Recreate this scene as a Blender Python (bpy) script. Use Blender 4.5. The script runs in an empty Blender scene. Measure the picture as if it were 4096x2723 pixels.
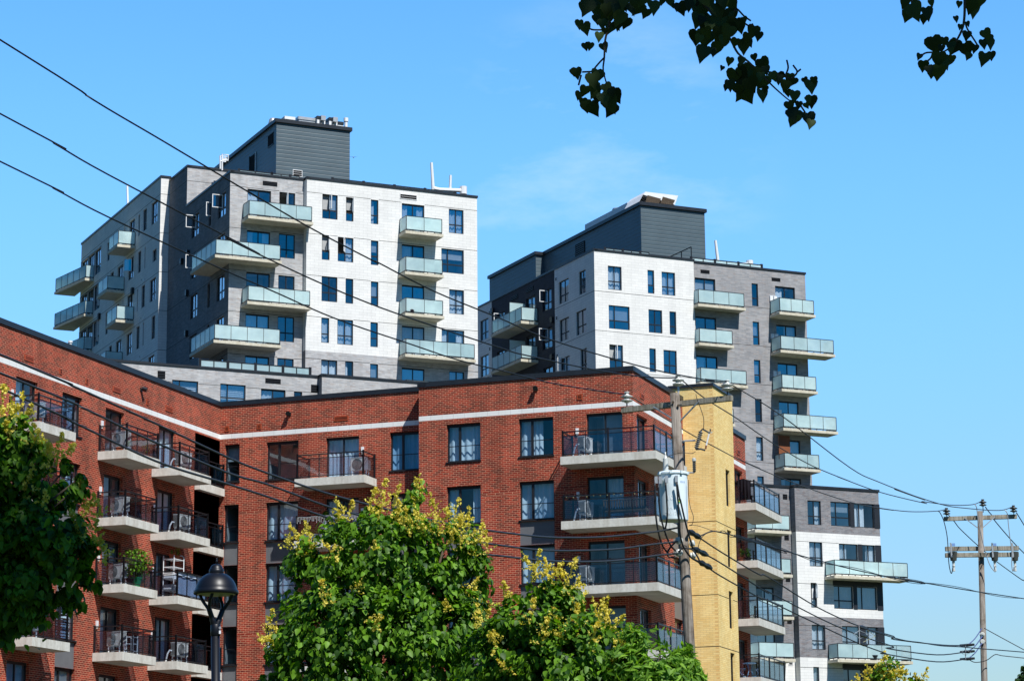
import bpy, bmesh, math, random
import numpy as np
from mathutils import Vector, Matrix
rnd = random.Random(7)
scene = bpy.context.scene
COL = scene.collection

# ------------------------------------------------------------------ camera model and survey helpers
# (zoom windows of the survey: origin x, origin y, scale -> photo pixel)
Z = dict(A1=(0,400,2.3037),A2=(200,600,1.7422),A3=(700,450,2.4125),A4=(1100,650,1.65),B1=(1850,740,1.912),B2=(2700,1000,1.65),
 B3=(2850,1850,1.7965),B4=(3300,1850,1.7965),C1=(0,1250,2.0911),C2=(0,1900,1.905),C3=(850,1500,2.24),C4=(1700,1450,2.0909),
 D1=(2450,1500,2.4133),D2=(1900,2000,2.1684),D3=(1000,1900,1.9048),D4=(2200,0,1.2442),E1=(300,1000,3.485),E2=(660,900,2.85),
 E3=(2200,980,3.015),E4=(3100,1880,1.912),E5=(1700,1450,2.8517),E6=(0,1250,4.48),E7=(2680,1500,1.2829),G1=(1930,1640,11.2),
 G2=(2580,2000,5.228),G3=(3720,1980,4.4787),G4=(740,2200,3.0),G5=(0,1560,2.6125),G6=(380,2000,3.136),G7=(2900,1850,1.797),
 H1=(1100,1400,3.37),H2=(1900,1180,4.6125),H3=(2740,950,4.5365),H4=(3600,2400,4.756),H5=(950,450,4.718),H6=(3280,2580,4.9146),
 H7=(2400,2300,3.706),M=(0,0,2359/4096.))
FOC = 9975.5; PI_ = math.radians(12.0557); RO = math.radians(-.5116); CZ = 1.6
cp, sp, cr, sr = math.cos(PI_), math.sin(PI_), math.cos(RO), math.sin(RO)
RV = (cr, -sr*sp, sr*cp); UV_ = (-sr, -cr*sp, cr*cp); WV = (0, cp, sp)

def ray(z, x, y):
    o = Z[z]
    a = (o[0]+x/o[2]-2048)/FOC; b = -(o[1]+y/o[2]-1361.5)/FOC
    return tuple(RV[i]*a+UV_[i]*b+WV[i] for i in range(3))
def atz(q, h):
    d = ray(*q); t = (h-CZ)/d[2]
    return (d[0]*t, d[1]*t)
def aty(q, Y):
    d = ray(*q); t = Y/d[1]
    return Vector((d[0]*t, Y, CZ+d[2]*t))

class Face:
    """vertical plane: u runs along azimuth az (clockwise from +y), d is measured outward (az+90)"""
    def __init__(s, o, az):
        s.o = o; a = math.radians(az); s.az = az
        s.u = (math.sin(a), math.cos(a)); s.n = (math.cos(a), -math.sin(a))
    def hit(s, q, d=0):
        r = ray(*q); ox, oy = s.o[0]+s.n[0]*d, s.o[1]+s.n[1]*d
        t = (ox*s.n[0]+oy*s.n[1])/(r[0]*s.n[0]+r[1]*s.n[1])
        return (r[0]*t-s.o[0])*s.u[0]+(r[1]*t-s.o[1])*s.u[1], CZ+r[2]*t
    def pt(s, u, z, d=0):
        return (s.o[0]+s.u[0]*u+s.n[0]*d, s.o[1]+s.u[1]*u+s.n[1]*d, z)
    def ud(s, p):
        x, y = p[0]-s.o[0], p[1]-s.o[1]
        return x*s.u[0]+y*s.u[1], x*s.n[0]+y*s.n[1]

# ------------------------------------------------------------------ materials
def newmat(name):
    m = bpy.data.materials.new(name); m.use_nodes = True
    nt = m.node_tree; nt.nodes.clear()
    return m, nt, nt.nodes, nt.links
def N(nt, t, **kw):
    n = nt.nodes.new(t)
    for k, v in kw.items():
        if k.startswith('i_'):
            n.inputs[k[2:].replace('_', ' ')].default_value = v
        else: setattr(n, k, v)
    return n
def out(nt, sh):
    o = N(nt, 'ShaderNodeOutputMaterial'); nt.links.new(sh, o.inputs['Surface'])
def c4(c): return (c[0], c[1], c[2], 1)
def noise(nt, scale, detail=4, vec=None, rough=.6):
    n = N(nt, 'ShaderNodeTexNoise'); n.inputs['Scale'].default_value = scale; n.inputs['Detail'].default_value = detail
    n.inputs['Roughness'].default_value = rough
    if vec is not None: nt.links.new(vec, n.inputs['Vector'])
    return n
def ramp(nt, fac, stops):
    r = N(nt, 'ShaderNodeValToRGB'); e = r.color_ramp.elements
    while len(e) < len(stops): e.new(.5)
    for i, (p, c) in enumerate(stops): e[i].position = p; e[i].color = c4(c)
    nt.links.new(fac, r.inputs['Fac']); return r
def mixc(nt, a, b, fac, mode='MIX'):
    m = N(nt, 'ShaderNodeMix', data_type='RGBA', blend_type=mode)
    for s, v in ((6, a), (7, b)):
        if hasattr(v, 'is_linked'): nt.links.new(v, m.inputs[s])
        else: m.inputs[s].default_value = c4(v)
    if hasattr(fac, 'is_linked'): nt.links.new(fac, m.inputs[0])
    else: m.inputs[0].default_value = fac
    return m.outputs[2]
def princ(nt, col=None, rough=.6, spec=.5, metal=0, normal=None, coat=0):
    p = N(nt, 'ShaderNodeBsdfPrincipled')
    if col is not None:
        if hasattr(col, 'is_linked'): nt.links.new(col, p.inputs['Base Color'])
        else: p.inputs['Base Color'].default_value = c4(col)
    if hasattr(rough, 'is_linked'): nt.links.new(rough, p.inputs['Roughness'])
    else: p.inputs['Roughness'].default_value = rough
    p.inputs['Specular IOR Level'].default_value = spec; p.inputs['Metallic'].default_value = metal
    p.inputs['Coat Weight'].default_value = coat
    if normal is not None: nt.links.new(normal, p.inputs['Normal'])
    return p
def bump(nt, h, strength=.3, dist=.02):
    b = N(nt, 'ShaderNodeBump'); b.inputs['Strength'].default_value = strength; b.inputs['Distance'].default_value = dist
    nt.links.new(h, b.inputs['Height']); return b.outputs['Normal']

def plain(name, col, rough=.55, spec=.4, metal=0, var=.12, scale=3., coat=0):
    m, nt, n, l = newmat(name)
    g = N(nt, 'ShaderNodeNewGeometry'); ns = noise(nt, scale, 5, g.outputs['Position'])
    a = [min(1, x*(1-var)) for x in col]; b = [min(1, x*(1+var)) for x in col]
    r = ramp(nt, ns.outputs['Fac'], [(.3, a), (.7, b)])
    out(nt, princ(nt, r.outputs['Color'], rough, spec, metal, coat=coat).outputs[0]); return m

def brick(name, c1, c2, mortar, w, h, ms=.012, tone=.12, patch=None, bias=0., rough=.85, eff=None):
    m, nt, n, l = newmat(name)
    uv = N(nt, 'ShaderNodeTexCoord').outputs['UV']
    b = N(nt, 'ShaderNodeTexBrick'); l.new(uv, b.inputs['Vector'])
    for k, v in (('Scale', 1), ('Brick Width', w), ('Row Height', h), ('Mortar Size', ms), ('Mortar Smooth', .15), ('Bias', bias)):
        b.inputs[k].default_value = v
    b.inputs['Color1'].default_value = c4(c1); b.inputs['Color2'].default_value = c4(c2); b.inputs['Mortar'].default_value = c4(mortar)
    ns = noise(nt, .45, 5, uv)
    r = ramp(nt, ns.outputs['Fac'], [(.3, (1-tone,)*3), (.7, (1+tone,)*3)])
    col = mixc(nt, b.outputs['Color'], r.outputs['Color'], 1, 'MULTIPLY')
    mps = N(nt, 'ShaderNodeMapping'); l.new(uv, mps.inputs['Vector']); mps.inputs['Scale'].default_value = (1.1, .16, 1)
    sn = noise(nt, 1.4, 6, mps.outputs['Vector'], .65); sr = ramp(nt, sn.outputs['Fac'], [(.36, (1-tone*1.1,)*3), (.56, (1, 1, 1))])
    col = mixc(nt, col, sr.outputs['Color'], 1, 'MULTIPLY')
    if patch:   # warmer / paler units scattered in the wall
        mp = N(nt, 'ShaderNodeMapping'); l.new(uv, mp.inputs['Vector']); mp.inputs['Scale'].default_value = (1.3, 7, 1)
        pn = noise(nt, 1.6, 3, mp.outputs['Vector'])
        pr = ramp(nt, pn.outputs['Fac'], [(.52, (0, 0, 0)), (.66, (1, 1, 1))])
        col = mixc(nt, col, patch, N_mul(nt, pr.outputs['Color'], .55))
    if eff:     # white efflorescence stains
        en = noise(nt, .35, 8, uv, .75)
        er = ramp(nt, en.outputs['Fac'], [(.68, (0, 0, 0)), (.74, (1, 1, 1))])
        col = mixc(nt, col, eff, N_mul(nt, er.outputs['Color'], .35))
    bm = bump(nt, b.outputs['Fac'], -.25, .01)
    out(nt, princ(nt, col, rough, .25, normal=bm).outputs[0]); return m
def N_mul(nt, a, k):
    m = N(nt, 'ShaderNodeMath', operation='MULTIPLY'); nt.links.new(a, m.inputs[0]); m.inputs[1].default_value = k
    return m.outputs[0]

def siding(name, col):
    m, nt, n, l = newmat(name)
    g = N(nt, 'ShaderNodeNewGeometry'); s = N(nt, 'ShaderNodeSeparateXYZ'); l.new(g.outputs['Position'], s.inputs[0])
    f = N(nt, 'ShaderNodeMath', operation='FRACT'); k = N_mul(nt, s.outputs['Z'], 1/.3); l.new(k, f.inputs[0])
    prof = ramp(nt, f.outputs[0], [(0, (0, 0, 0)), (.12, (1, 1, 1)), (.86, (.75, .75, .75)), (1, (0, 0, 0))])
    ns = noise(nt, .6, 4, g.outputs['Position'])
    r = ramp(nt, ns.outputs['Fac'], [(.3, [x*.9 for x in col]), (.7, [x*1.12 for x in col])])
    out(nt, princ(nt, r.outputs['Color'], .45, .5, normal=bump(nt, prof.outputs['Color'], .4, .04)).outputs[0]); return m

def concrete(name, col, streak=(.33, .29, .22)):
    m, nt, n, l = newmat(name)
    g = N(nt, 'ShaderNodeNewGeometry'); pos = g.outputs['Position']
    mp = N(nt, 'ShaderNodeMapping'); l.new(pos, mp.inputs['Vector']); mp.inputs['Scale'].default_value = (3.5, 3.5, .5)
    a = noise(nt, 1.0, 6, mp.outputs['Vector'], .65); b = noise(nt, 9, 5, pos)
    r = ramp(nt, a.outputs['Fac'], [(.44, (0, 0, 0)), (.68, (1, 1, 1))])
    base = ramp(nt, b.outputs['Fac'], [(.3, [x*.88 for x in col]), (.7, [min(1, x*1.08) for x in col])])
    colr = mixc(nt, base.outputs['Color'], streak, N_mul(nt, r.outputs['Color'], .42))
    out(nt, princ(nt, colr, .8, .25).outputs[0]); return m

def schlick(nt, r0):      # the same reflectance from both sides of a thin sheet
    lw = N(nt, 'ShaderNodeLayerWeight'); lw.inputs['Blend'].default_value = .5
    p = N(nt, 'ShaderNodeMath', operation='POWER'); nt.links.new(lw.outputs['Facing'], p.inputs[0]); p.inputs[1].default_value = 5
    m = N(nt, 'ShaderNodeMath', operation='MULTIPLY_ADD'); nt.links.new(p.outputs[0], m.inputs[0]); m.inputs[1].default_value = 1-r0; m.inputs[2].default_value = r0
    return m
def glass(name, tint, refl, rough=.02, gcol=(1, 1, 1), vary=0.):
    m, nt, n, l = newmat(name)
    t = N(nt, 'ShaderNodeBsdfTransparent'); t.inputs[0].default_value = c4(tint)
    gl = N(nt, 'ShaderNodeBsdfGlossy'); gl.inputs['Roughness'].default_value = rough; gl.inputs[0].default_value = c4(gcol)
    g = N(nt, 'ShaderNodeNewGeometry'); ns = noise(nt, .7, 2, g.outputs['Position'])
    l.new(bump(nt, ns.outputs['Fac'], .06, .12), gl.inputs['Normal'])
    ad = schlick(nt, refl)
    if vary:      # coatings and the angle of each pane differ a little
        oi = N(nt, 'ShaderNodeObjectInfo'); va = N(nt, 'ShaderNodeMath', operation='MULTIPLY_ADD', use_clamp=True); l.new(oi.outputs['Random'], va.inputs[0]); va.inputs[1].default_value = vary; l.new(ad.outputs[0], va.inputs[2]); ad = va
    mx = N(nt, 'ShaderNodeMixShader'); l.new(ad.outputs[0], mx.inputs[0]); l.new(t.outputs[0], mx.inputs[1]); l.new(gl.outputs[0], mx.inputs[2])
    out(nt, mx.outputs[0]); return m

def frosted(name, col):
    m, nt, n, l = newmat(name)
    g = N(nt, 'ShaderNodeNewGeometry'); ns = noise(nt, .8, 3, g.outputs['Position'])
    r = ramp(nt, ns.outputs['Fac'], [(.3, [x*.82 for x in col]), (.7, [min(1, x*1.12) for x in col])])
    oi = N(nt, 'ShaderNodeObjectInfo'); rr = ramp(nt, oi.outputs['Random'], [(0, (.80, .84, .86)), (1, (1.1, 1.08, 1.06))]); colr = mixc(nt, r.outputs['Color'], rr.outputs['Color'], 1, 'MULTIPLY')
    d = N(nt, 'ShaderNodeBsdfDiffuse'); tl = N(nt, 'ShaderNodeBsdfTranslucent'); tp = N(nt, 'ShaderNodeBsdfTransparent')
    l.new(colr, d.inputs[0]); l.new(colr, tl.inputs[0]); tp.inputs[0].default_value = (.70, .9, .92, 1)
    m1 = N(nt, 'ShaderNodeMixShader'); m1.inputs[0].default_value = .3; l.new(d.outputs[0], m1.inputs[1]); l.new(tl.outputs[0], m1.inputs[2])
    m2 = N(nt, 'ShaderNodeMixShader'); m2.inputs[0].default_value = .32; l.new(m1.outputs[0], m2.inputs[1]); l.new(tp.outputs[0], m2.inputs[2])
    gl = N(nt, 'ShaderNodeBsdfGlossy'); gl.inputs['Roughness'].default_value = .28
    f = schlick(nt, .05)
    m3 = N(nt, 'ShaderNodeMixShader'); l.new(f.outputs[0], m3.inputs[0]); l.new(m2.outputs[0], m3.inputs[1]); l.new(gl.outputs[0], m3.inputs[2])
    out(nt, m3.outputs[0]); return m

def leafmat(name, dark, light, trans=.35, rough=.42, spec=.45):
    m, nt, n, l = newmat(name)
    a = N(nt, 'ShaderNodeAttribute'); a.attribute_name = 'var'
    r = ramp(nt, a.outputs['Fac'], [(0, dark), (1, light)])
    p = princ(nt, r.outputs['Color'], rough, spec)
    t = N(nt, 'ShaderNodeBsdfTranslucent')
    l.new(mixc(nt, r.outputs['Color'], (2.2, 2.3, .6), 1, 'MULTIPLY'), t.inputs[0])
    mx = N(nt, 'ShaderNodeMixShader'); mx.inputs[0].default_value = trans
    l.new(p.outputs[0], mx.inputs[1]); l.new(t.outputs[0], mx.inputs[2]); out(nt, mx.outputs[0]); return m

def woodmat(name, c1, c2):
    m, nt, n, l = newmat(name)
    g = N(nt, 'ShaderNodeNewGeometry'); mp = N(nt, 'ShaderNodeMapping'); l.new(g.outputs['Position'], mp.inputs['Vector'])
    mp.inputs['Scale'].default_value = (22, 22, 1.1)
    a = noise(nt, 1, 7, mp.outputs['Vector'], .7); b = noise(nt, 2.2, 4, g.outputs['Position'])
    r = ramp(nt, a.outputs['Fac'], [(.32, [x*.45 for x in c1]), (.46, c1), (.66, c2)])
    kn = ramp(nt, b.outputs['Fac'], [(.34, (.55, .5, .45)), (.5, (1, 1, 1))])
    col = mixc(nt, r.outputs['Color'], kn.outputs['Color'], 1, 'MULTIPLY')
    out(nt, princ(nt, col, .85, .15, normal=bump(nt, a.outputs['Fac'], .6, .02)).outputs[0]); return m

MT = dict(
 red=brick('red_brick', (.375, .042, .020), (.115, .019, .013), (.74, .41, .26), .245, .083, .0060, .24, None, -.1, eff=(.6, .5, .45)),
 yellow=brick('buff_brick', (.94, .73, .32), (.86, .61, .225), (.58, .40, .19), .29, .083, .005, .10),
 grey2=brick('mid_grey_brick', (.36, .36, .37), (.25, .258, .275), (.35, .35, .36), .40, .095, .006, .12, (.33, .26, .22)),
 grey=brick('grey_brick', (.52, .52, .52), (.37, .38, .395), (.47, .47, .475), .40, .095, .006, .12, (.33, .25, .20)),
 greyd=brick('slate_grey_brick', (.26, .26, .275), (.16, .168, .19), (.33, .32, .31), .30, .085, .006, .12, (.20, .13, .105)),
 greyshade=brick('shaded_grey_brick', (.22, .228, .245), (.155, .165, .185), (.195, .20, .215), .40, .095, .005, .10, (.17, .135, .115)),  # darker copy of the grey brick: flank shade put into the colour
 dchar=brick('black_brick', (.055, .059, .072), (.042, .046, .058), (.055, .058, .068), .40, .095, .008, .12),
 white=brick('white_masonry', (.80, .80, .775), (.74, .74, .72), (.50, .50, .49), .60, .20, .006, .05),
 band=brick('white_stone_band', (.84, .85, .83), (.79, .80, .79), (.5, .5, .48), .53, 1.5, .006, .05),
 siding=siding('blue_grey_siding', (.070, .105, .125)),
 cap=plain('dark_metal_cap', (.016, .02, .026), .4, .5, var=.25),
 frame=plain('black_window_frame', (.014, .015, .018), .45, .4, var=.15),
 wframe=plain('white_sash', (.75, .76, .76), .4, .4),
 dpanel=plain('dark_metal_panel', (.020, .022, .028), .4, .5),
 spandrel=plain('grey_spandrel_panel', (.15, .155, .165), .42, .45, var=.07),
 interior=plain('room_interior', (.30, .29, .28), .9, .1, var=.2, scale=1.2),
 curt=plain('white_curtain', (.74, .76, .76), .9, .1, var=.06),
 curt2=plain('grey_blind', (.42, .43, .43), .85, .1, var=.1),
 curt3=plain('blue_curtain', (.34, .47, .60), .9, .1, var=.08),
 conc=concrete('balcony_concrete', (.66, .655, .60)),
 concd=concrete('tower_slab_concrete', (.62, .585, .47), (.38, .31, .20)),
 soffit=plain('soffit_paint', (.52, .50, .45), .8, .2, var=.12, scale=1.5),
 black=plain('black_railing_paint', (.010, .0105, .013), .38, .5),
 bglass=glass('balcony_glass', (.72, .77, .84), .07, .03),
 wglass=glass('window_glass', (.78, .87, .95), .16, .015, (.88, .93, 1), .34),
 rglass=glass('brick_window_glass', (.70, .84, .95), .12, .015),
 frost=frosted('frosted_glass', (.76, .96, .985)),
 vent=plain('red_vent', (.42, .075, .025), .5, .4),
 ventdark=plain('vent_slot', (.006, .006, .007), .8, .1),
 ac=plain('white_ac_plastic', (.72, .71, .66), .45, .4, var=.05),
 acg=plain('ac_grille', (.22, .22, .21), .6, .3),
 lampm=plain('lamp_black_paint', (.005, .006, .010), .40, .38, var=.1),
 lens=plain('lamp_lens', (.34, .33, .16), .4, .4),
 wood=woodmat('weathered_pole_wood', (.19, .165, .14), (.33, .30, .265)),
 wood2=woodmat('crossarm_wood', (.27, .25, .20), (.42, .40, .34)),
 tank=plain('transformer_paint', (.70, .80, .84), .35, .5, var=.06),
 steel=plain('galvanised_steel', (.46, .48, .49), .42, .5, .55, var=.12),
 porc=plain('grey_porcelain', (.55, .57, .54), .22, .6, var=.08),
 porcd=plain('dark_insulator', (.06, .065, .06), .3, .5),
 rubber=plain('black_cable', (.012, .013, .015), .5, .4),
 cable=plain('weathered_cable', (.028, .034, .042), .5, .4),
 wirebr=plain('bronze_wire', (.035, .028, .022), .5, .4),
 blue=plain('blue_cable', (.07, .10, .30), .5, .4),
 terra=plain('terracotta', (.50, .13, .05), .8, .2),
 greenp=plain('green_plastic', (.02, .30, .09), .4, .4),
 whitep=plain('white_plastic', (.76, .78, .80), .5, .4, var=.05),
 cloth=plain('dark_cloth', (.018, .016, .022), .9, .1, var=.3),
 bluefab=plain('pale_blue_fabric', (.55, .66, .80), .8, .2, var=.1),
 bluepl=plain('blue_chair_paint', (.20, .42, .62), .4, .4),
 orange=plain('orange_wood_panel', (.22, .075, .03), .6, .3),
 text=plain('white_lettering', (.86, .90, .92), .5, .3, var=.02),
 sticker=plain('green_sticker', (.05, .55, .30), .5, .3, var=.03),
 stickery=plain('yellow_sticker', (.65, .65, .10), .5, .3, var=.03),
 btext=plain('blue_lettering', (.18, .32, .62), .5, .3, var=.03),
 bark=plain('grey_brown_bark', (.085, .065, .048), .9, .1, var=.4, scale=12),
 leaf=leafmat('lilac_leaf', (.010, .048, .004), (.150, .315, .016), .26, .52, .28),
 leafn=leafmat('narrow_leaf', (.045, .13, .012), (.21, .38, .040), .30, .55, .22),
 leafp=leafmat('poplar_leaf', (.008, .018, .006), (.045, .075, .018), .06, .55, .2),  # backlit shade put into the dark tone, lit leaves into the lighter end
 leaff=leafmat('far_leaf', (.020, .055, .018), (.055, .115, .035), .25),
 bloss=leafmat('cream_blossom', (.44, .38, .05), (.82, .69, .17), .25, .7, .2),
)

# ------------------------------------------------------------------ mesh builder and object helpers
class MB:
    def __init__(s): s.v = []; s.f = []; s.m = []; s.uv = []; s.mats = []
    def mi(s, k):
        if k not in s.mats: s.mats.append(k)
        return s.mats.index(k)
    def face(s, pts, k, uvs=None):
        b = len(s.v); s.v.extend([tuple(p) for p in pts]); s.f.append(tuple(range(b, b+len(pts)))); s.m.append(s.mi(k))
        s.uv.extend(uvs if uvs else [(p[0]+p[1], p[2]) for p in pts])
    def mesh(s, vs, fs, k):
        b = len(s.v); s.v.extend([tuple(p) for p in vs]); i = s.mi(k)
        for f in fs:
            s.f.append(tuple(b+j for j in f)); s.m.append(i); s.uv.extend([(vs[j][0]+vs[j][1], vs[j][2]) for j in f])
    def hexa(s, p, k):     # p: 8 points, bottom 0-3 (ccw from above), top 4-7
        s.mesh(p, [(3, 2, 1, 0), (4, 5, 6, 7), (0, 1, 5, 4), (1, 2, 6, 5), (2, 3, 7, 6), (3, 0, 4, 7)], k)
    def box(s, c, e, k, rz=0):
        ca, sa = math.cos(rz), math.sin(rz); p = []
        for dz in (-1, 1):
            for dx, dy in ((-1, -1), (1, -1), (1, 1), (-1, 1)):
                x, y = dx*e[0]/2, dy*e[1]/2
                p.append((c[0]+x*ca-y*sa, c[1]+x*sa+y*ca, c[2]+dz*e[2]/2))
        s.hexa(p, k)
    def fbox(s, fc, u0, u1, z0, z1, d0, d1, k):
        p = [fc.pt(u, z, d) for z in (z0, z1) for (u, d) in ((u0, d1), (u1, d1), (u1, d0), (u0, d0))]
        s.hexa(p, k)
    def prism(s, poly, z0, z1, k, kb=None):
        n = len(poly); a = sum(poly[i][0]*poly[(i+1) % n][1]-poly[(i+1) % n][0]*poly[i][1] for i in range(n))
        if a < 0: poly = poly[::-1]
        s.face([(p[0], p[1], z1) for p in poly], k); s.face([(p[0], p[1], z0) for p in poly[::-1]], kb or k)
        for i in range(n):
            a, b = poly[i], poly[(i+1) % n]
            s.face([(a[0], a[1], z0), (b[0], b[1], z0), (b[0], b[1], z1), (a[0], a[1], z1)], k)
    def bar(s, a, b, w, k, w2=None):   # square bar between two points
        s.tube([a, b], w/2*1.2, 4, k)
    def tube(s, pts, r, n, k, caps=True):
        pts = [Vector(p) for p in pts]; b0 = len(s.v); i0 = s.mi(k); rs = r if isinstance(r, (list, tuple)) else [r]*len(pts)
        ref = None
        for i, p in enumerate(pts):
            t = (pts[min(i+1, len(pts)-1)]-pts[max(i-1, 0)])
            if t.length < 1e-9: t = Vector((0, 0, 1))
            t.normalize()
            if ref is None:
                ref = Vector((0, 0, 1)) if abs(t.z) < .9 else Vector((1, 0, 0))
            x = t.cross(ref).normalized(); y = x.cross(t); ref = y
            for j in range(n):
                a = 2*math.pi*(j+.5)/n
                s.v.append(tuple(p+(x*math.cos(a)+y*math.sin(a))*rs[i]))
        for i in range(len(pts)-1):
            for j in range(n):
                s.f.append((b0+i*n+j, b0+i*n+(j+1) % n, b0+(i+1)*n+(j+1) % n, b0+(i+1)*n+j)); s.m.append(i0); s.uv.extend([(0, 0)]*4)
        if caps:
            s.f.append(tuple(b0+j for j in range(n))[::-1]); s.m.append(i0); s.uv.extend([(0, 0)]*n)
            e = b0+(len(pts)-1)*n
            s.f.append(tuple(e+j for j in range(n))); s.m.append(i0); s.uv.extend([(0, 0)]*n)
    def lathe(s, prof, c, n, k, axis=None):
        A = Matrix.Identity(3)
        if axis is not None: A = Vector((0, 0, 1)).rotation_difference(Vector(axis)).to_matrix()
        b0 = len(s.v); i0 = s.mi(k)
        for r, z in prof:
            for j in range(n):
                a = 2*math.pi*j/n
                s.v.append(tuple(Vector(c)+A @ Vector((r*math.cos(a), r*math.sin(a), z))))
        for i in range(len(prof)-1):
            for j in range(n):
                s.f.append((b0+i*n+j, b0+i*n+(j+1) % n, b0+(i+1)*n+(j+1) % n, b0+(i+1)*n+j)); s.m.append(i0); s.uv.extend([(0, 0)]*4)
        for i, rev in ((0, True), (len(prof)-1, False)):
            if prof[i][0] > 1e-4:
                f = tuple(b0+i*n+j for j in range(n)); s.f.append(f[::-1] if rev else f); s.m.append(i0); s.uv.extend([(0, 0)]*n)
    def build(s, name, parent=None, smooth=False, root=None, uv=False):
        me = bpy.data.meshes.new(name)
        root = root or parent
        off = Vector((0, 0, 0))
        while root is not None and root.parent is not None: root = root.parent
        if root is not None: off = root.location
        me.from_pydata([(v[0]-off.x, v[1]-off.y, v[2]-off.z) for v in s.v], [], s.f)
        me.polygons.foreach_set('material_index', s.m)
        for k in s.mats: me.materials.append(MT[k])
        if uv:
            ul = me.uv_layers.new(name='UVMap'); ul.data.foreach_set('uv', [c for t in s.uv for c in t])
        if smooth: me.polygons.foreach_set('use_smooth', [True]*len(s.f))
        me.update()
        o = bpy.data.objects.new(name, me); COL.objects.link(o)
        if parent is not None: o.parent = parent
        return o

def thing(name, label, cat, loc, group=None):
    o = bpy.data.objects.new(name, None); COL.objects.link(o); o.location = loc; o.empty_display_size = .3
    o['label'] = label; o['category'] = cat
    if group: o['group'] = group
    return o
def tag(o, label, cat, group=None):
    o['label'] = label; o['category'] = cat
    if group: o['group'] = group
    return o
def recentre(o, loc):
    """put the origin of a one-mesh thing at its base"""
    o.data.transform(Matrix.Translation(-Vector(loc))); o.location = loc; return o
# ------------------------------------------------------------------ facades, windows, balconies
class Fac:
    def __init__(s, bld, face, u0, u1, z0, z1, mat, bands=()):
        s.b = bld; s.f = face; s.u0, s.u1, s.z0, s.z1 = u0, u1, z0, z1; s.mat = mat; s.bands = list(bands); s.holes = []; s.joints = []
    def mat_at(s, u, z):
        for (a, b, c, d, m) in s.bands:
            if a < u < b and c < z < d: return m
        return s.mat
    def hole(s, u0, u1, z0, z1, dep=.12, rmat=None, room=1.5, imat='interior'):
        s.holes.append((u0, u1, z0, z1, dep, rmat, room, imat))
    def build(s, name='wall'):
        mb = MB(); f = s.f
        us = {s.u0, s.u1}; zs = {s.z0, s.z1}
        for h in s.holes: us |= {h[0], h[1]}; zs |= {h[2], h[3]}
        for b in s.bands: us |= {b[0], b[1]}; zs |= {b[2], b[3]}
        us = sorted(x for x in us if s.u0-1e-6 <= x <= s.u1+1e-6); zs = sorted(x for x in zs if s.z0-1e-6 <= x <= s.z1+1e-6)
        for i in range(len(us)-1):
            for j in range(len(zs)-1):
                a, b, c, d = us[i], us[i+1], zs[j], zs[j+1]
                if b-a < 1e-5 or d-c < 1e-5: continue
                um, zm = (a+b)/2, (c+d)/2
                if any(h[0] < um < h[1] and h[2] < zm < h[3] for h in s.holes): continue
                mb.face([f.pt(a, c), f.pt(b, c), f.pt(b, d), f.pt(a, d)], s.mat_at(um, zm), [(a, c), (b, c), (b, d), (a, d)])
        for (a, b, c, d, dep, rm, room, im) in s.holes:
            rm = rm or s.mat_at((a+b)/2, min(d+.1, s.z1-.02))
            for d0, d1, k, g in ((0, -dep, rm, 0), (-dep, -room, im, .0)):
                if room <= dep and k == im: continue
                mb.face([f.pt(a, c, d0), f.pt(a, d, d0), f.pt(a, d, d1), f.pt(a, c, d1)], k, [(d0, c), (d0, d), (d1, d), (d1, c)])
                mb.face([f.pt(b, d, d0), f.pt(b, c, d0), f.pt(b, c, d1), f.pt(b, d, d1)], k, [(d0, d), (d0, c), (d1, c), (d1, d)])
                mb.face([f.pt(a, d, d0), f.pt(b, d, d0), f.pt(b, d, d1), f.pt(a, d, d1)], k, [(a, d0), (b, d0), (b, d1), (a, d1)])
                mb.face([f.pt(b, c, d0), f.pt(a, c, d0), f.pt(a, c, d1), f.pt(b, c, d1)], k, [(b, d0), (a, d0), (a, d1), (b, d1)])
            e = -max(room, dep)
            mb.face([f.pt(a, c, e), f.pt(b, c, e), f.pt(b, d, e), f.pt(a, d, e)], im if room > dep else (im or rm), [(a, c), (b, c), (b, d), (a, d)])
        for (z, a, b) in s.joints:       # thin control joints, cut where a window stands
            cuts = sorted((h[0]-.02, h[1]+.02) for h in s.holes if h[2] < z < h[3]+.05); x = a
            for c0, c1 in cuts+[(b, b)]:
                if c0 > x: mb.face([f.pt(x, z-.014, .004), f.pt(min(c0, b), z-.014, .004), f.pt(min(c0, b), z+.014, .004), f.pt(x, z+.014, .004)], 'ventdark')
                x = max(x, c1)
        return mb.build(name, s.b, uv=True)

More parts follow.
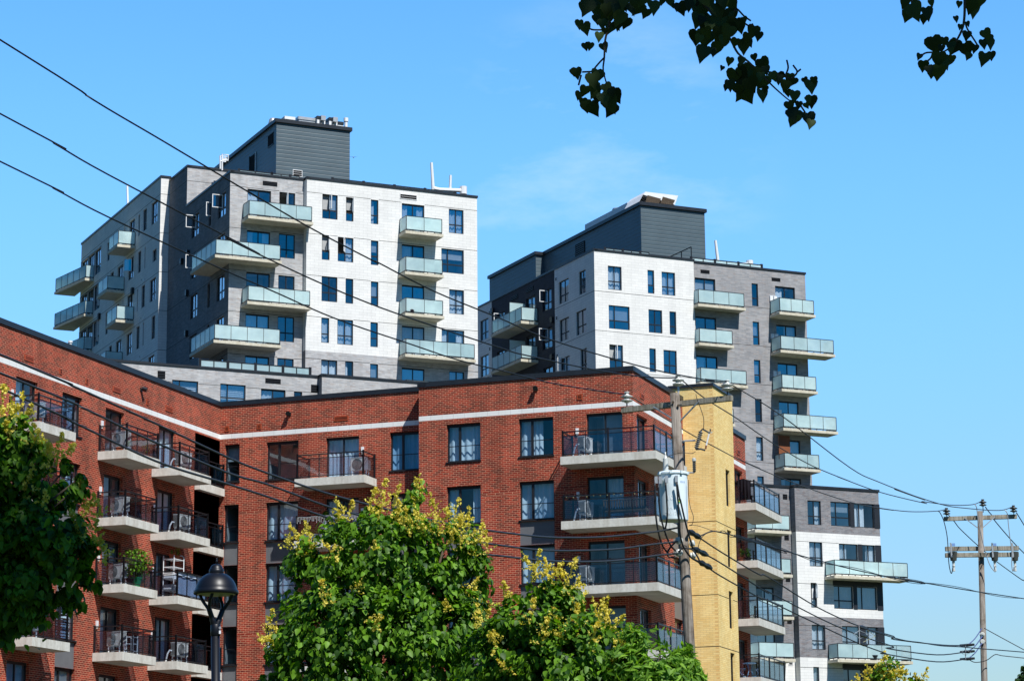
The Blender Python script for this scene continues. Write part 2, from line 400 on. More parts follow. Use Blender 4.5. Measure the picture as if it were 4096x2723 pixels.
LAY = dict(A=([.5], .36, .055), B=([], .36, .055), C=([.30], .36, .055), D=([.5], None, .055), E=([.36], .42, .06), F=([], .42, .06), W=([], None, .05), V=([.27], None, .055), X=([.5], None, .055))
cur_cycle = [0]
def window(fc, u0, u1, z0, z1, typ, cur=None, opened=None, rec=.09, gl='wglass', name=None, sill=False, rmat=None):
    u0, u1 = min(u0, u1), max(u0, u1); z0, z1 = min(z0, z1), max(z0, z1)
    f = fc.f; fc.hole(u0, u1, z0, z1, rec+.06, rmat)
    cols, tr, fw = LAY[typ]; brk = typ in 'EF'
    mb = MB(); gb = MB(); d0, d1 = -rec-.07, -rec
    mb.fbox(f, u0+.002, u0+fw, z0+.002, z1-.002, d0, d1, 'frame'); mb.fbox(f, u1-fw, u1-.002, z0+.002, z1-.002, d0, d1, 'frame')
    top = fw*2.0 if (brk or typ == 'D') else fw
    mb.fbox(f, u0+fw, u1-fw, z1-top, z1-.002, d0, d1-.001, 'frame'); mb.fbox(f, u0+fw, u1-fw, z0+.002, z0+fw, d0, d1-.001, 'frame')
    W = u1-u0; xs = [u0+fw]; mw = fw*(1.7 if typ == 'E' else 1.15)
    for c in cols: xs += [u0+W*c-mw/2, u0+W*c+mw/2]
    xs.append(u1-fw); zb, zt = z0+fw, z1-top
    for c in cols: mb.fbox(f, u0+W*c-mw/2, u0+W*c+mw/2, zb, zt, d0, d1-.002, 'frame')
    cells = [(xs[i], xs[i+1]) for i in range(0, len(xs), 2)]
    rows = [(zb, zt)]
    if tr:
        zm = z0+(z1-z0)*tr; tw = .016 if brk else .04
        rows = [(zb, zm-tw), (zm+tw, zt)]
        for a, b in cells: mb.fbox(f, a, b, zm-tw, zm+tw, d0+.01, d1-.003-(.015 if brk else 0), 'frame')
    if sill: mb.fbox(f, u0-.03, u1+.03, z0-.06, z0-.001, -.05, .045, 'frame')
    nm = name or ('balcony_door' if typ == 'D' else 'window')
    wo = mb.build(nm, fc.b)
    sash = None
    for ci, (a, b) in enumerate(cells):
        for ri, (c, d) in enumerate(rows):
            if opened and (ci, ri) in opened:
                ang = math.radians(opened[(ci, ri)]); w = b-a; sb = MB(); pb = MB()
                def P(t, z, k=0): return f.pt(b-math.cos(ang)*t*w+k*math.sin(ang), z, d1+math.sin(ang)*t*w+k*math.cos(ang))
                def sbox(t0, t1, za, zc): sb.hexa([P(t, z, k) for z in (za, zc) for (t, k) in ((t0, 0), (t1, 0), (t1, .045), (t0, .045))], 'wframe')
                e = .05/w
                sbox(0, e, c, d); sbox(1-e, 1, c, d); sbox(e, 1-e, c, c+.05); sbox(e, 1-e, d-.05, d)
                pb.face([P(e, c+.05, .02), P(1-e, c+.05, .02), P(1-e, d-.05, .02), P(e, d-.05, .02)], gl)
                so = sb.build('open_sash', wo); so['label'] = 'white casement sash swung open'; pb.build('pane', wo)
                continue
            dg = d1-.035-(.012*ci if typ == 'D' else 0)
            gb.face([f.pt(a, c, dg), f.pt(b, c, dg), f.pt(b, d, dg), f.pt(a, d, dg)], gl)
    gb.build('pane', wo)
    if cur is None:
        cur = 'LRFLFHRLFRNLH'[cur_cycle[0] % 13]; cur_cycle[0] += 1
    if cur != 'N':
        k = {'F': 'curt', 'H': 'curt2', 'L': 'curt', 'R': 'curt', 'B': 'curt3', 'S': 'curt2', 'P': 'curt'}[cur]
        cb = MB(); base = -rec-.17
        def sheet(a, b, c, d, amp=.035):
            n = max(4, int((b-a)/.045)); vs = []; ph = rnd.random()*6
            for i in range(n+1):
                u = a+(b-a)*i/n; dd = base-amp+amp*math.sin(ph+u*26+1.3*math.sin(u*7))
                vs += [f.pt(u, c, dd), f.pt(u, d, dd)]
            cb.mesh(vs, [(2*i, 2*i+2, 2*i+3, 2*i+1) for i in range(n)], k)
        a, b = u0+.02, u1-.02
        if cur in 'FB': sheet(a, b, z0+.03, z1-.03)
        elif cur == 'L': sheet(a, a+W*rnd.uniform(.4, .62), z0+.03, z1-.03)
        elif cur == 'R': sheet(b-W*rnd.uniform(.4, .62), b, z0+.03, z1-.03)
        elif cur == 'P': sheet(a, a+W*.28, z0+.03, z1-.03); sheet(b-W*.28, b, z0+.03, z1-.03)
        elif cur == 'H': sheet(a, b, z0+(z1-z0)*rnd.uniform(.3, .6), z1-.03, .0)
        elif cur == 'S':
            z = z1-.05
            while z > z0+.1:
                cb.face([f.pt(a, z-.075, base), f.pt(b, z-.075, base), f.pt(b, z, base-.02), f.pt(a, z, base-.02)], 'curt'); z -= .12
        cb.build('blind' if cur in 'HS' else 'curtain', wo, smooth=True)
    return wo
def win(fc, q0, q1, typ, **kw):
    a, b = fc.f.hit(q0), fc.f.hit(q1)
    return window(fc, a[0], b[0], a[1], b[1], typ, **kw)
def door(fc, q0, x1, h=2.16, typ='D', **kw):
    a = fc.f.hit(q0); b = fc.f.hit((q0[0], x1, q0[2]))
    return window(fc, a[0], b[0], a[1]-h, a[1], typ, **kw)

def segbox(mb, p, q, z0, z1, w, k, off=0.):
    p, q = Vector(p[:2]), Vector(q[:2]); t = (q-p).normalized(); n = Vector((t.y, -t.x))
    a, b = p+n*off, q+n*off
    pts = [(*(x+n*s), z) for z in (z0, z1) for (x, s) in ((a, -w/2), (b, -w/2), (b, w/2), (a, w/2))]
    mb.hexa([(pp[0], pp[1], pp[2]) for pp in pts], k)

def balc(bld, slab, rail, zt, th, style, solid=(), label=None):
    sb = MB(); tower = style == 'tower'
    sb.prism([p[:2] for p in slab], zt-th, zt, 'concd' if tower else 'conc', 'concd' if tower else 'soffit')
    so = sb.build('balcony', bld)
    if label: so['label'] = label
    rb = MB(); gb = MB(); gk = 'frost' if tower else 'bglass'; rk = 'black'
    for i in range(len(rail)-1):
        p, q = Vector(rail[i][:2]), Vector(rail[i+1][:2]); L = (q-p).length; t = (q-p)/L
        if L < .1: continue
        if tower:
            n = max(1, round(L/1.12))
            segbox(gb, p, q, zt+.14, zt+1.06, .016, gk); segbox(rb, p, q, zt+.07, zt+.135, .05, rk); segbox(rb, p, q, zt+1.062, zt+1.095, .045, rk)
            for j in range(n+1):
                c = p+t*(L*j/n); e = .012 if 0 < j < n else .02
                segbox(rb, c-t*e, c+t*e, zt+.14, zt+1.06, .045, rk)
            m = max(2, round(L/.55))
            for j in range(m+1):
                c = p+t*(.05+(L-.1)*j/m); segbox(rb, c-t*.025, c+t*.025, zt, zt+.07, .04, rk)
        else:
            n = max(1, round(L/.92))
            segbox(rb, p, q, zt+1.03, zt+1.08, .05, rk); segbox(rb, p, q, zt+.865, zt+.895, .03, rk); segbox(rb, p, q, zt+.07, zt+.105, .035, rk)
            segbox(gb, p, q, zt+.105, zt+.865, .012, gk)
            for j in range(n+1):
                c = p+t*(L*j/n); big = j in (0, n) or (n >= 4 and j == n//2)
                e = .035 if big else .016
                segbox(rb, c-t*e, c+t*e, zt, zt+(1.12 if big else 1.03), e*2, rk)
    rb.build('railing', so); gb.build('balcony_glass', so)
    return so
def balcony(bld, f, u0, u1, d, zt, th, style, ins=.09, **kw):
    slab = [f.pt(u0, 0, .01), f.pt(u0, 0, d), f.pt(u1, 0, d), f.pt(u1, 0, .01)]
    rail = [f.pt(u0+ins, 0, .03), f.pt(u0+ins, 0, d-ins), f.pt(u1-ins, 0, d-ins), f.pt(u1-ins, 0, .03)]
    return balc(bld, slab, rail, zt, th, style, **kw)

def shell(bld, poly, z0, z1, mat, skip=(), roof='cap', name='wall'):
    """remaining walls (those not listed in skip) and the roof deck of a volume"""
    mb = MB(); n = len(poly)
    for i in range(n):
        if i in skip: continue
        a, b = poly[i], poly[(i+1) % n]
        L = math.hypot(b[0]-a[0], b[1]-a[1])
        mb.face([(a[0], a[1], z0), (b[0], b[1], z0), (b[0], b[1], z1), (a[0], a[1], z1)], mat, [(0, z0), (L, z0), (L, z1), (0, z1)])
    if roof: mb.face([(p[0], p[1], z1-.25) for p in poly], roof)
    return mb.build(name, bld, uv=True)
def capstrip(bld, pts, z1, h=.13, w=.34, mat='cap', proud=.06):
    """parapet flashing along a polyline; the wall is on the left-hand side of travel (w inward)"""
    mb = MB()
    for i in range(len(pts)-1):
        p, q = Vector(pts[i][:2]), Vector(pts[i+1][:2])
        t = (q-p).normalized(); n = Vector((t.y, -t.x))
        segbox(mb, p-t*(proud if i == 0 else 0), q+t*proud, z1-h+.004*i, z1+.02+.003*i, w, mat, proud-w/2)
    return mb.build('parapet_cap', bld)
def vent(bld, f, u, z, w, h, fr='vent', slots=3, name='vent'):
    mb = MB()
    mb.fbox(f, u-w/2, u+w/2, z-h/2, z+h/2, 0.001, .03, fr)
    m = min(.035, w*.16)
    for i in range(slots):
        a = z-h/2+m+(h-2*m)*i/slots; mb.fbox(f, u-w/2+m, u+w/2-m, a+.012, a+(h-2*m)/slots-.012, .0305, .033, 'ventdark')
    return mb.build(name, bld)
def darkvent(bld, f, u, z, w, h): 
    mb = MB(); mb.fbox(f, u-w/2, u+w/2, z-h/2, z+h/2, .001, .02, 'ventdark')
    for i in range(3): mb.fbox(f, u-w/2+.02, u+w/2-.02, z-h/2+h*(i+.55)/3, z-h/2+h*(i+.8)/3, .0205, .035, 'cap')
    return mb.build('vent', bld)
def spotlamp(bld, f, u, z):
    mb = MB(); mb.fbox(f, u-.08, u+.08, z-.08, z+.08, .001, .05, 'black')
    mb.tube([f.pt(u, z, .05), f.pt(u+.02, z+.04, .12)], .03, 8, 'black')
    mb.tube([f.pt(u-.02, z+.05, .09), f.pt(u+.04, z-.02, .27)], [.09, .11], 12, 'black')
    return mb.build('wall_lamp', bld, smooth=False)

class Grid:
    """plan grid of a tower: a along the sunny front, b away from the viewer"""
    def __init__(s, K, az):
        s.K = K; s.az = az; s.fa = Face(K, az+90); s.a = s.fa.u; r = math.radians(az); s.b = (math.sin(r), math.cos(r))
    def P(s, a, b): return (s.K[0]+s.a[0]*a+s.b[0]*b, s.K[1]+s.a[1]*a+s.b[1]*b)
    def ab(s, p): x, y = p[0]-s.K[0], p[1]-s.K[1]; return x*s.a[0]+y*s.a[1], x*s.b[0]+y*s.b[1]
    def front(s, b): return Face(s.P(0, b), s.az+90)      # u = a
    def left(s, a): return Face(s.P(a, 0), s.az+180)      # u = -b
    def rect(s, a0, a1, b0, b1): return [s.P(a0, b0), s.P(a1, b0), s.P(a1, b1), s.P(a0, b1)]

def person_free(): pass
def ac_unit(p, az, label, stand=.34, group='outdoor air conditioner units on the brick balconies'):
    """wall split condenser on a little stand; az = azimuth its fan faces"""
    t = thing('air_conditioner', label, 'air conditioner', p, group)
    f = Face((p[0], p[1]), az-90); z = p[2]+stand
    b = MB(); b.fbox(f, -.41, .41, z, z+.54, -.16, .16, 'ac'); b.fbox(f, -.43, .43, z+.54, z+.565, -.175, .175, 'ac')
    for i in range(9): b.fbox(f, -.44, -.41, z+.04+i*.052, z+.072+i*.052, -.13, .13, 'acg') 
    for i in range(9): b.fbox(f, .411, .414, z+.04+i*.052, z+.072+i*.052, -.13, .13, 'acg')
    b.build('body', t)
    g = MB()
    for r in (.05, .10, .15, .20, .235):
        pts = [f.pt(-.10+r*math.cos(a*math.pi/12), z+.27+r*math.sin(a*math.pi/12), .172) for a in range(25)]
        g.tube(pts, .009, 4, 'acg')
    g.lathe([(.24, 0), (.24, .006), (0, .006)], f.pt(-.10, z+.27, .161), 24, 'acg', (f.n[0], f.n[1], 0))
    g.build('fan_grille', t)
    s = MB()
    for u in (-.33, .33):
        for d in (-.13, .13): s.fbox(f, u-.02, u+.02, p[2], z, d-.02, d+.02, 'whitep')
        s.fbox(f, u-.02, u+.02, z-.04, z-.001, -.11, .11, 'whitep')
    s.fbox(f, -.31, .31, p[2]+.15, p[2]+.18, -.145, -.125, 'whitep'); s.build('stand', t)
    h = MB(); h.tube([f.pt(-.41, z+.2, -.1), f.pt(-.55, z+.22, -.12), f.pt(-.6, z+.05, -.2), f.pt(-.58, p[2]+.05, -.3)], .035, 6, 'whitep'); h.build('hose', t)
    return t
# ================================================================== BUILDINGS
AT = -25.0; AB = -70.2175
# ------------------------------------------------------------------ tower 1 (left, stepped white and grey tower)
H1 = 48.59; T1 = Grid(atz(('A4', 211, 95), H1), AT)
t1 = thing('apartment_tower', 'stepped white and grey apartment tower with blue grey penthouse, left of the two towers', 'building', (*T1.P(0, 0), 0))
ZB = 0.0
G = Fac(t1, T1.front(0), 0, 12.82, ZB, H1, 'white', [(-9, 20, 0, 36.42, 'grey')])
E = Fac(t1, T1.front(.55), -5.34, 0, ZB, H1, 'grey')
C = Fac(t1, T1.left(-5.34), -10.3, -.55, ZB, H1, 'greyshade')
B = Fac(t1, T1.left(-5.34), -14.55, -10.3, ZB, 51.55, 'greyshade')
D = Fac(t1, T1.front(10.3), -5.34, 7, 46, 51.55, 'grey')
S0 = Fac(t1, T1.front(14.55), -6.0, -5.34, ZB, 51.8, 'white')
A = Fac(t1, T1.left(-6.0), -36.3, -14.55, ZB, 51.8, 'white')
GR = Fac(t1, Face(T1.P(0, 0), AT+180), -.55, 0, ZB, H1, 'white', [(-9, 20, 0, 36.42, 'greyshade')])
for z in (47.52, 44.6, 41.68, 38.8, 35.88):
    G.joints.append((z, 0, 12.82)); E.joints.append((z, -5.34, 0)); C.joints.append((z, -10.3, -.55)); B.joints.append((z, -14.55, -10.3))
    S0.joints.append((z+2.9, -6, -5.34)); A.joints.append((z+2.9, -36.3, -14.55)); S0.joints.append((z, -6, -5.34)) if z < 36 else None
B.joints.append((50.4, -14.55, -10.3)); D.joints.append((50.4, -5.34, 7))
OP = {(0, 1): 88}
a4 = lambda x, y: ('A4', x, y)
win(G, a4(313, 206), a4(413, 379), 'A', opened=OP, cur='H'); win(G, a4(469, 228), a4(518, 391), 'B', opened={(0, 1): 80}, cur='H')
win(G, a4(633, 244), a4(682, 409), 'B', cur='L'); door(G, a4(837, 268), 986, cur='P'); win(G, a4(1147, 305), a4(1245, 474), 'A', cur='F')
win(G, a4(310, 476), a4(360, 645), 'B', opened={(0, 1): 75}, cur='H'); win(G, a4(415, 490), a4(517, 661), 'A', opened={(0, 1): 60}, cur='R'); win(G, a4(633, 513), a4(682, 679), 'B', cur='H')
door(G, a4(837, 536), 987, cur='L'); win(G, a4(1098, 565), a4(1247, 738), 'C', cur='H')
win(G, a4(308, 748), a4(411, 923), 'A', cur='N'); win(G, a4(466, 764), a4(516, 933), 'B', cur='N'); win(G, a4(633, 783), a4(682, 946), 'B', cur='H')
door(G, a4(837, 804), 987, cur='N'); win(G, a4(1150, 835), a4(1248, 1005), 'A', cur='F')
win(G, a4(306, 1022), a4(357, 1191), 'B', cur='F'); win(G, a4(412, 1032), a4(515, 1206), 'A', cur='F'); win(G, a4(630, 1052), a4(679, 1219), 'B', cur='N')
door(G, a4(837, 1073), 988, cur='F'); win(G, a4(1100, 1097), a4(1250, 1270), 'C', cur='P')
win(G, a4(305, 1298), a4(410, 1472), 'A', cur='F'); win(G, a4(463, 1308), a4(516, 1475), 'B', cur='L'); win(G, a4(628, 1326), a4(680, 1495), 'B', cur='H')
door(G, a4(837, 1350), 988, cur='H'); win(G, a4(1150, 1374), a4(1250, 1545), 'A', cur='F')
u, z = G.f.hit(a4(880, 228)); vent(t1, G.f, u, z, 1.3, .38, 'wframe', 2)
# E front and its balconies
a3 = lambda x, y: ('A3', x, y); a2 = lambda x, y: ('A2', x, y)
door(E, a3(700, 735), 928, cur='L'); win(E, a3(1008, 765), a3(1158, 1018), 'X', opened={(0, 0): 80}, cur='N')
door(E, a3(695, 1131), 920, cur='P'); win(E, a3(1003, 1165), a3(1157, 1414), 'A', cur='N')
door(E, a2(1368, 846), 1534, cur='N'); win(E, a4(22, 742), a4(128, 912), 'A', cur='N'); door(E, a2(1363, 1136), 1529, cur='F'); win(E, a4(18, 1012), a4(126, 1187), 'A', cur='N')
door(E, a2(1360, 1428), 1528, cur='L'); win(E, a4(15, 1288), a4(122, 1462), 'A', cur='N')
u, z = E.f.hit(a3(917, 688)); darkvent(t1, E.f, u, z, 1.05, .3)
SL = 45.32
def Gb(q0, q1, **k):
    a, b = G.f.hit(q0, 1.3), G.f.hit(q1, 1.3)
    return balcony(t1, G.f, a[0], b[0], 1.3, (a[1]+b[1])/2, .2, 'tower', **k)
Gb(a4(862, 448), a4(1112, 473)); Gb(a4(859, 718), a4(1115, 742)); Gb(a4(860, 990), a4(1118, 1013)); Gb(a4(860, 1262), a4(1327, 1300)); Gb(a4(862, 1531), a4(1115, 1553))
def Eb(q0, q1, d=1.35):
    a, b = E.f.hit(q0, d), E.f.hit(q1, d)
    return balcony(t1, E.f, a[0], b[0], d, (a[1]+b[1])/2, .2, 'tower')
Eb(a3(707, 992), a3(1335, 1058)); Eb(a2(1375, 1040), ('A4', 240, 962))
def Ewrap(zt, ql, qc, qr):
    cx = T1.ab(atz(qc, zt)); rx = T1.ab(atz(qr, zt)); lx = T1.ab(atz(ql, zt))
    a0, b0, a1, b1 = cx[0], cx[1], rx[0], lx[1]
    slab = [T1.P(-5.34, b1), T1.P(a0, b1), T1.P(a0, b0), T1.P(a1, b0), T1.P(a1, .55), T1.P(-5.34, .55)]; i = .09
    rail = [T1.P(-5.36, b1-i), T1.P(a0+i, b1-i), T1.P(a0+i, b0+i), T1.P(a1-i, b0+i), T1.P(a1-i, .5)]
    balc(t1, slab, rail, zt, .2, 'tower')
z2 = E.f.hit(a2(1150, 725), 1.35)[1]; Ewrap(z2, a2(1003, 852), a2(1150, 727), ('A3', 1027, 1434))
z4 = E.f.hit(a2(1140, 1318), 1.35)[1]; Ewrap(z4, a2(990, 1425), a2(1140, 1320), ('A4', 38, 1207))
# C shaded flank
win(C, a3(492, 757), a3(412, 1035), 'A', opened=OP, cur='R'); win(C, a3(350, 858), a3(322, 1105), 'B', opened={(0, 1): 88}, cur='N'); win(C, a3(233, 957), a3(157, 1222), 'A', opened=OP, cur='R')
e2 = lambda x, y: ('E2', x, y)
hA = [C.f.hit(e2(678, 550)), C.f.hit(e2(585, 883))]; hB = [C.f.hit(e2(512, 660)), C.f.hit(e2(480, 950))]; hC = [C.f.hit(e2(370, 762)), C.f.hit(e2(283, 1083))]
for k in (1, 0, -1, -2):
    for h, ty in ((hA, 'A'), (hB, 'B'), (hC, 'A')):
        dz = 2.9*k
        if k == 1 or k == 0 or k == -1 or k == -2:
            op = OP if (k == 1 and h is hC) else None
            window(C, h[0][0], h[1][0], h[0][1]+dz, h[1][1]+dz, ty, opened=op, cur='R' if h is not hB else 'N')
for q in ((205, 415), (265, 775), (258, 1235), (275, 320)):
    u, z = C.f.hit(e2(*q)); mb = MB(); mb.fbox(C.f, u-.13, u+.13, z-.2, z+.2, .001, .22, 'black'); mb.fbox(C.f, u-.05, u+.05, z-.25, z-.2, .05, .17, 'frame'); mb.build('wall_lamp', t1)
# A shaded flank
e1 = lambda x, y: ('E1', x, y)
win(A, a2(750, 343), a2(704, 529), 'A', cur='R'); win(A, a2(675, 402), a2(646, 572), 'A', cur='N'); win(A, a2(628, 446), a2(613, 604), 'B', cur='N'); door(A, a2(592, 471), 555, cur='R')
win(A, a2(525, 526), a2(514, 640), 'B', cur='N')
win(A, e1(1137, -28), e1(1078, 178), 'A', cur='R'); win(A, e1(922, 2), e1(870, 334), 'A', cur='N'); win(A, e1(986, -45), e1(964, 266), 'B', cur='N'); win(A, e1(820, 76), e1(737, 436), 'A', opened={(0, 1): 60}, cur='R')
door(A, e1(673, 186), 595, cur='R'); win(A, e1(540, 293), e1(490, 560), 'A', cur='N'); win(A, e1(487, -120), e1(443, 165), 'A', cur='N')
win(A, e1(1128, 369), e1(1036, 740), 'A', cur='R'); win(A, e1(975, 473), e1(921, 818), 'A', cur='N'); win(A, e1(880, 541), e1(858, 865), 'B', cur='N'); door(A, e1(805, 584), 727, cur='N')
win(A, e1(675, 691), e1(656, 980), 'B', cur='N'); win(A, e1(615, 741), e1(565, 1050), 'A', cur='N'); win(A, e1(324, 480), e1(305, 775), 'B', cur='N')
win(A, e1(1117, 901), e1(1059, 1254), 'A', cur='N'); win(A, e1(900, 1049), e1(846, 1394), 'A', cur='N'); win(A, e1(963, 1006), e1(938, 1335), 'B', cur='N'); win(A, e1(795, 1131), e1(711, 1480), 'A', cur='R')
door(A, e1(647, 1231), 570, cur='R'); win(A, e1(513, 1321), e1(465, 1640), 'A', cur='N'); win(A, e1(308, 969), e1(291, 1270), 'B', cur='N'); win(A, e1(460, 850), e1(418, 1185), 'A', cur='N')
win(A, e1(1105, 1446), e1(1012, 1790), 'A', cur='R')
for q in ((350, 925), (817, 572), (965, 418), (955, 950), (940, 1488)):
    u, z = A.f.hit(e1(*q)); s = .2 if q[0] in (350, 817) else .09; mb = MB(); mb.fbox(A.f, u-s*.8, u+s*.8, z-s*1.2, z+s*1.2, .001, .2 if s > .1 else .05, 'black' if s > .1 else 'wframe'); mb.fbox(A.f, u-s*.4, u+s*.4, z-s*.6, z+s*.6, .2, .21, 'frame'); mb.build('wall_lamp' if s > .1 else 'vent', t1)
def Ab(qn, qf, d=1.4):
    a, b = A.f.hit(qn, d), A.f.hit(qf, d)
    return balcony(t1, A.f, min(a[0], b[0]), max(a[0], b[0]), d, a[1], .2, 'tower')
Ab(a2(470, 655), a2(400, 728)); Ab(e1(440, 545), e1(302, 683)); Ab(e1(568, 965), e1(424, 1088))
a = A.f.hit(e1(440, 545), 1.4); b = A.f.hit(e1(302, 683), 1.4); balcony(t1, A.f, min(a[0], b[0]), max(a[0], b[0]), 1.4, a[1]-5.83, .2, 'tower')
# glazed far corner of the flank with wrapping balconies
for zt in (50.15, 47.25, 44.35, 41.45):
    mb = MB()
    for i in range(3): window(A, -36.0+i*1.9, -34.2+i*1.9, zt-2.0, zt, 'A' if i else 'A', cur='RNR'[i])
    mb.fbox(A.f, -36.29, -30.35, zt+.001, zt+.06, .001, .03, 'dpanel')
    mb.fbox(A.f, -36.29, -36.01, zt-2.0, zt, .001, .025, 'dpanel'); mb.fbox(A.f, -34.19, -34.11, zt-2.0, zt, .001, .025, 'dpanel'); mb.fbox(A.f, -32.29, -32.21, zt-2.0, zt, .001, .025, 'dpanel')
    mb.build('dark_panel', t1)
b0 = T1.ab(A.f.pt(-32.2, 0))[1]
for zt in (47.95, 45.05, 42.15, 39.25):
    slab = [T1.P(-6, b0), T1.P(-6.75, b0), T1.P(-7.7, 38.0), T1.P(-6, 38.0)]; i = .09
    rail = [T1.P(-6.02, b0+i), T1.P(-6.75+i, b0+i), T1.P(-7.7+i, 38.0-i), T1.P(-6.1, 38.0-i)]
    balc(t1, slab, rail, zt, .2, 'tower')
# bodies, flashings
for f in (G, E, C, B, D, S0, A, GR): f.build()
shell(t1, T1.rect(0, 12.82, 0, 20), ZB, H1, 'white', (0, 3)); shell(t1, T1.rect(-5.34, 0, .55, 20), ZB, H1, 'grey', (0, 1, 2, 3))
shell(t1, T1.rect(-5.34, 7, 10.3, 20), ZB, 51.55, 'greyshade', (0, 3)); shell(t1, T1.rect(-6, 7, 14.55, 36.3), ZB, 51.8, 'white', (0, 3))
capstrip(t1, [T1.P(-5.34, 10.3), T1.P(-5.34, .55), T1.P(-.06, .55)], H1); capstrip(t1, [T1.P(0, .5), T1.P(0, 0), T1.P(12.82, 0), T1.P(12.82, 20)], H1)
capstrip(t1, [T1.P(-5.34, 14.5), T1.P(-5.34, 10.3), T1.P(7, 10.3)], 51.55); capstrip(t1, [T1.P(-6, 36.3), T1.P(-6, 14.55), T1.P(-5.3, 14.55)], 51.8)
# parapet guard (thin glass rail above the flashing)
def guard(bld, g, a0, a1, b, z, h=.42, n=4, h2=None):
    r = MB(); gl = MB(); p, q = g.P(a0, b), g.P(a1, b)
    segbox(r, p, q, z+h-.03, z+h+.03, .05, 'black'); segbox(gl, p, q, z+.03, z+h-.03, .015, 'frost')
    for j in range(n+1):
        x = a0+(a1-a0)*j/n; big = j % 2 == 0; segbox(r, g.P(x-.03-(.06 if big else 0), b), g.P(x+.03+(.06 if big else 0), b), z, z+h+(.08 if big else 0), .08, 'black')
    ro = r.build('roof_guard', bld); gl.build('guard_glass', ro)
guard(t1, T1, -2.2, -.2, 1.0, H1, .25, 3); guard(t1, T1, -4.6, -2.2, 1.0, H1, .25, 2); guard(t1, T1, 2.1, 11.4, .6, H1, .27, 8)
# penthouse
bP = 6.0; fP = T1.front(bP); aP, zP = fP.hit(a3(980, 78)); aQ = fP.hit(a3(1688, 160))[0]
def penthouse(bld, g, a0, a1, b0, b1, z0, z1):
    mb = MB(); p = g.rect(a0, a1, b0, b1)
    for i in range(4):
        q, r2 = p[i], p[(i+1) % 4]; mb.face([(*q, z0), (*r2, z0), (*r2, z1), (*q, z1)], 'siding')
    mb.face([(*q, z1-.1) for q in p], 'cap'); o = mb.build('penthouse', bld)
    cb = MB(); segs = [p[3], p[0], p[1], p[2]]
    for i in range(3):
        q, r2 = Vector(segs[i]), Vector(segs[i+1]); t = (r2-q).normalized()
        segbox(cb, q-t*.12, r2+t*.12, z1-.14+.004*i, z1+.12+.003*i, .3, 'cap', .0)
    cb.build('parapet_cap', o); return o
ph1 = penthouse(t1, T1, aP, aQ, bP, 23.9, H1-.5, zP)
fl = T1.left(aP)
u, z = fl.hit(a3(924, 268)); mb = MB(); mb.fbox(fl, u-.55, u+.55, z-.42, z+.42, .005, .03, 'ventdark'); mb.fbox(fl, u-.6, u+.6, z-.47, z-.42, .005, .05, 'cap'); mb.fbox(fl, u-.6, u+.6, z+.42, z+.47, .005, .05, 'cap'); mb.build('louvre', ph1)
u, z = fl.hit(a3(780, 390)); mb = MB(); mb.fbox(fl, u-1.3, u, z-2.4, z, .005, .03, 'ventdark'); mb.fbox(fl, u-1.36, u-1.3, z-2.4, z+.06, .005, .06, 'frame'); mb.fbox(fl, u, u+.06, z-2.4, z+.06, .005, .06, 'wframe'); mb.build('door', ph1)
u, z = fP.hit(a3(1182, 588)); vent(ph1, fP, u, z, .72, .5, 'wframe', 3)
# podium of tower 1
HP = 33.4; bp = T1.ab(atz(a4(310, 1395), HP))[1]; ap = T1.ab(atz(a4(310, 1395), HP))[0]
aq = T1.ab(atz(('H1', 1702, 415), HP))[0]
pod = thing('apartment_block', 'low pale grey brick block with a flat dark parapet in front of the left tower', 'building', (*T1.P(ap, bp), 0))
PR = Fac(pod, T1.front(bp), ap, 14, 0, HP, 'grey'); PL = Fac(pod, T1.front(bp+.65), -32, ap, 0, HP, 'grey')
PS = Fac(pod, Face(T1.P(ap, bp), AT+180), -.65, 0, 0, HP, 'greyshade')
c3 = lambda x, y: ('C3', x, y); c1 = lambda x, y: ('C1', x, y)
win(PL, c1(1440, 560), c1(1655, 760), 'C', cur='S'); win(PL, c1(1843, 592), ('C3', 295, 280), 'C', cur='S'); door(PL, c3(435, 118), 655, h=2.1, cur='L'); win(PL, c3(730, 143), c3(803, 260), 'B', cur='N')
win(PR, ('H1', 857, 574), ('H1', 1060, 760), 'A', cur='N')
for q in (c3(915, 120), c1(1350, 520)): u, z = PL.f.hit(q); darkvent(pod, PL.f, u, z, .5, .5)
u, z = PL.f.hit(c3(542, 53)); darkvent(pod, PL.f, u, z, 1.05, .32)
PL.joints.append((PL.f.hit(c3(730, 143))[1], -32, ap))
for f in (PR, PL, PS): f.build()
shell(pod, [T1.P(-32, bp+.65), T1.P(ap, bp+.65), T1.P(ap, bp), T1.P(14, bp), T1.P(14, 36), T1.P(-32, 36)], 0, HP, 'grey', (0, 1, 2))
capstrip(pod, [T1.P(-32, bp+.65), T1.P(ap-.08, bp+.65)], HP); capstrip(pod, [T1.P(ap, bp+.6), T1.P(ap, bp), T1.P(14, bp)], HP)
a0 = T1.ab(atz(('H1', 505, 335), HP))[0]; guard(pod, T1, a0-7.5, a0, bp+1.0, HP, .52, 8)

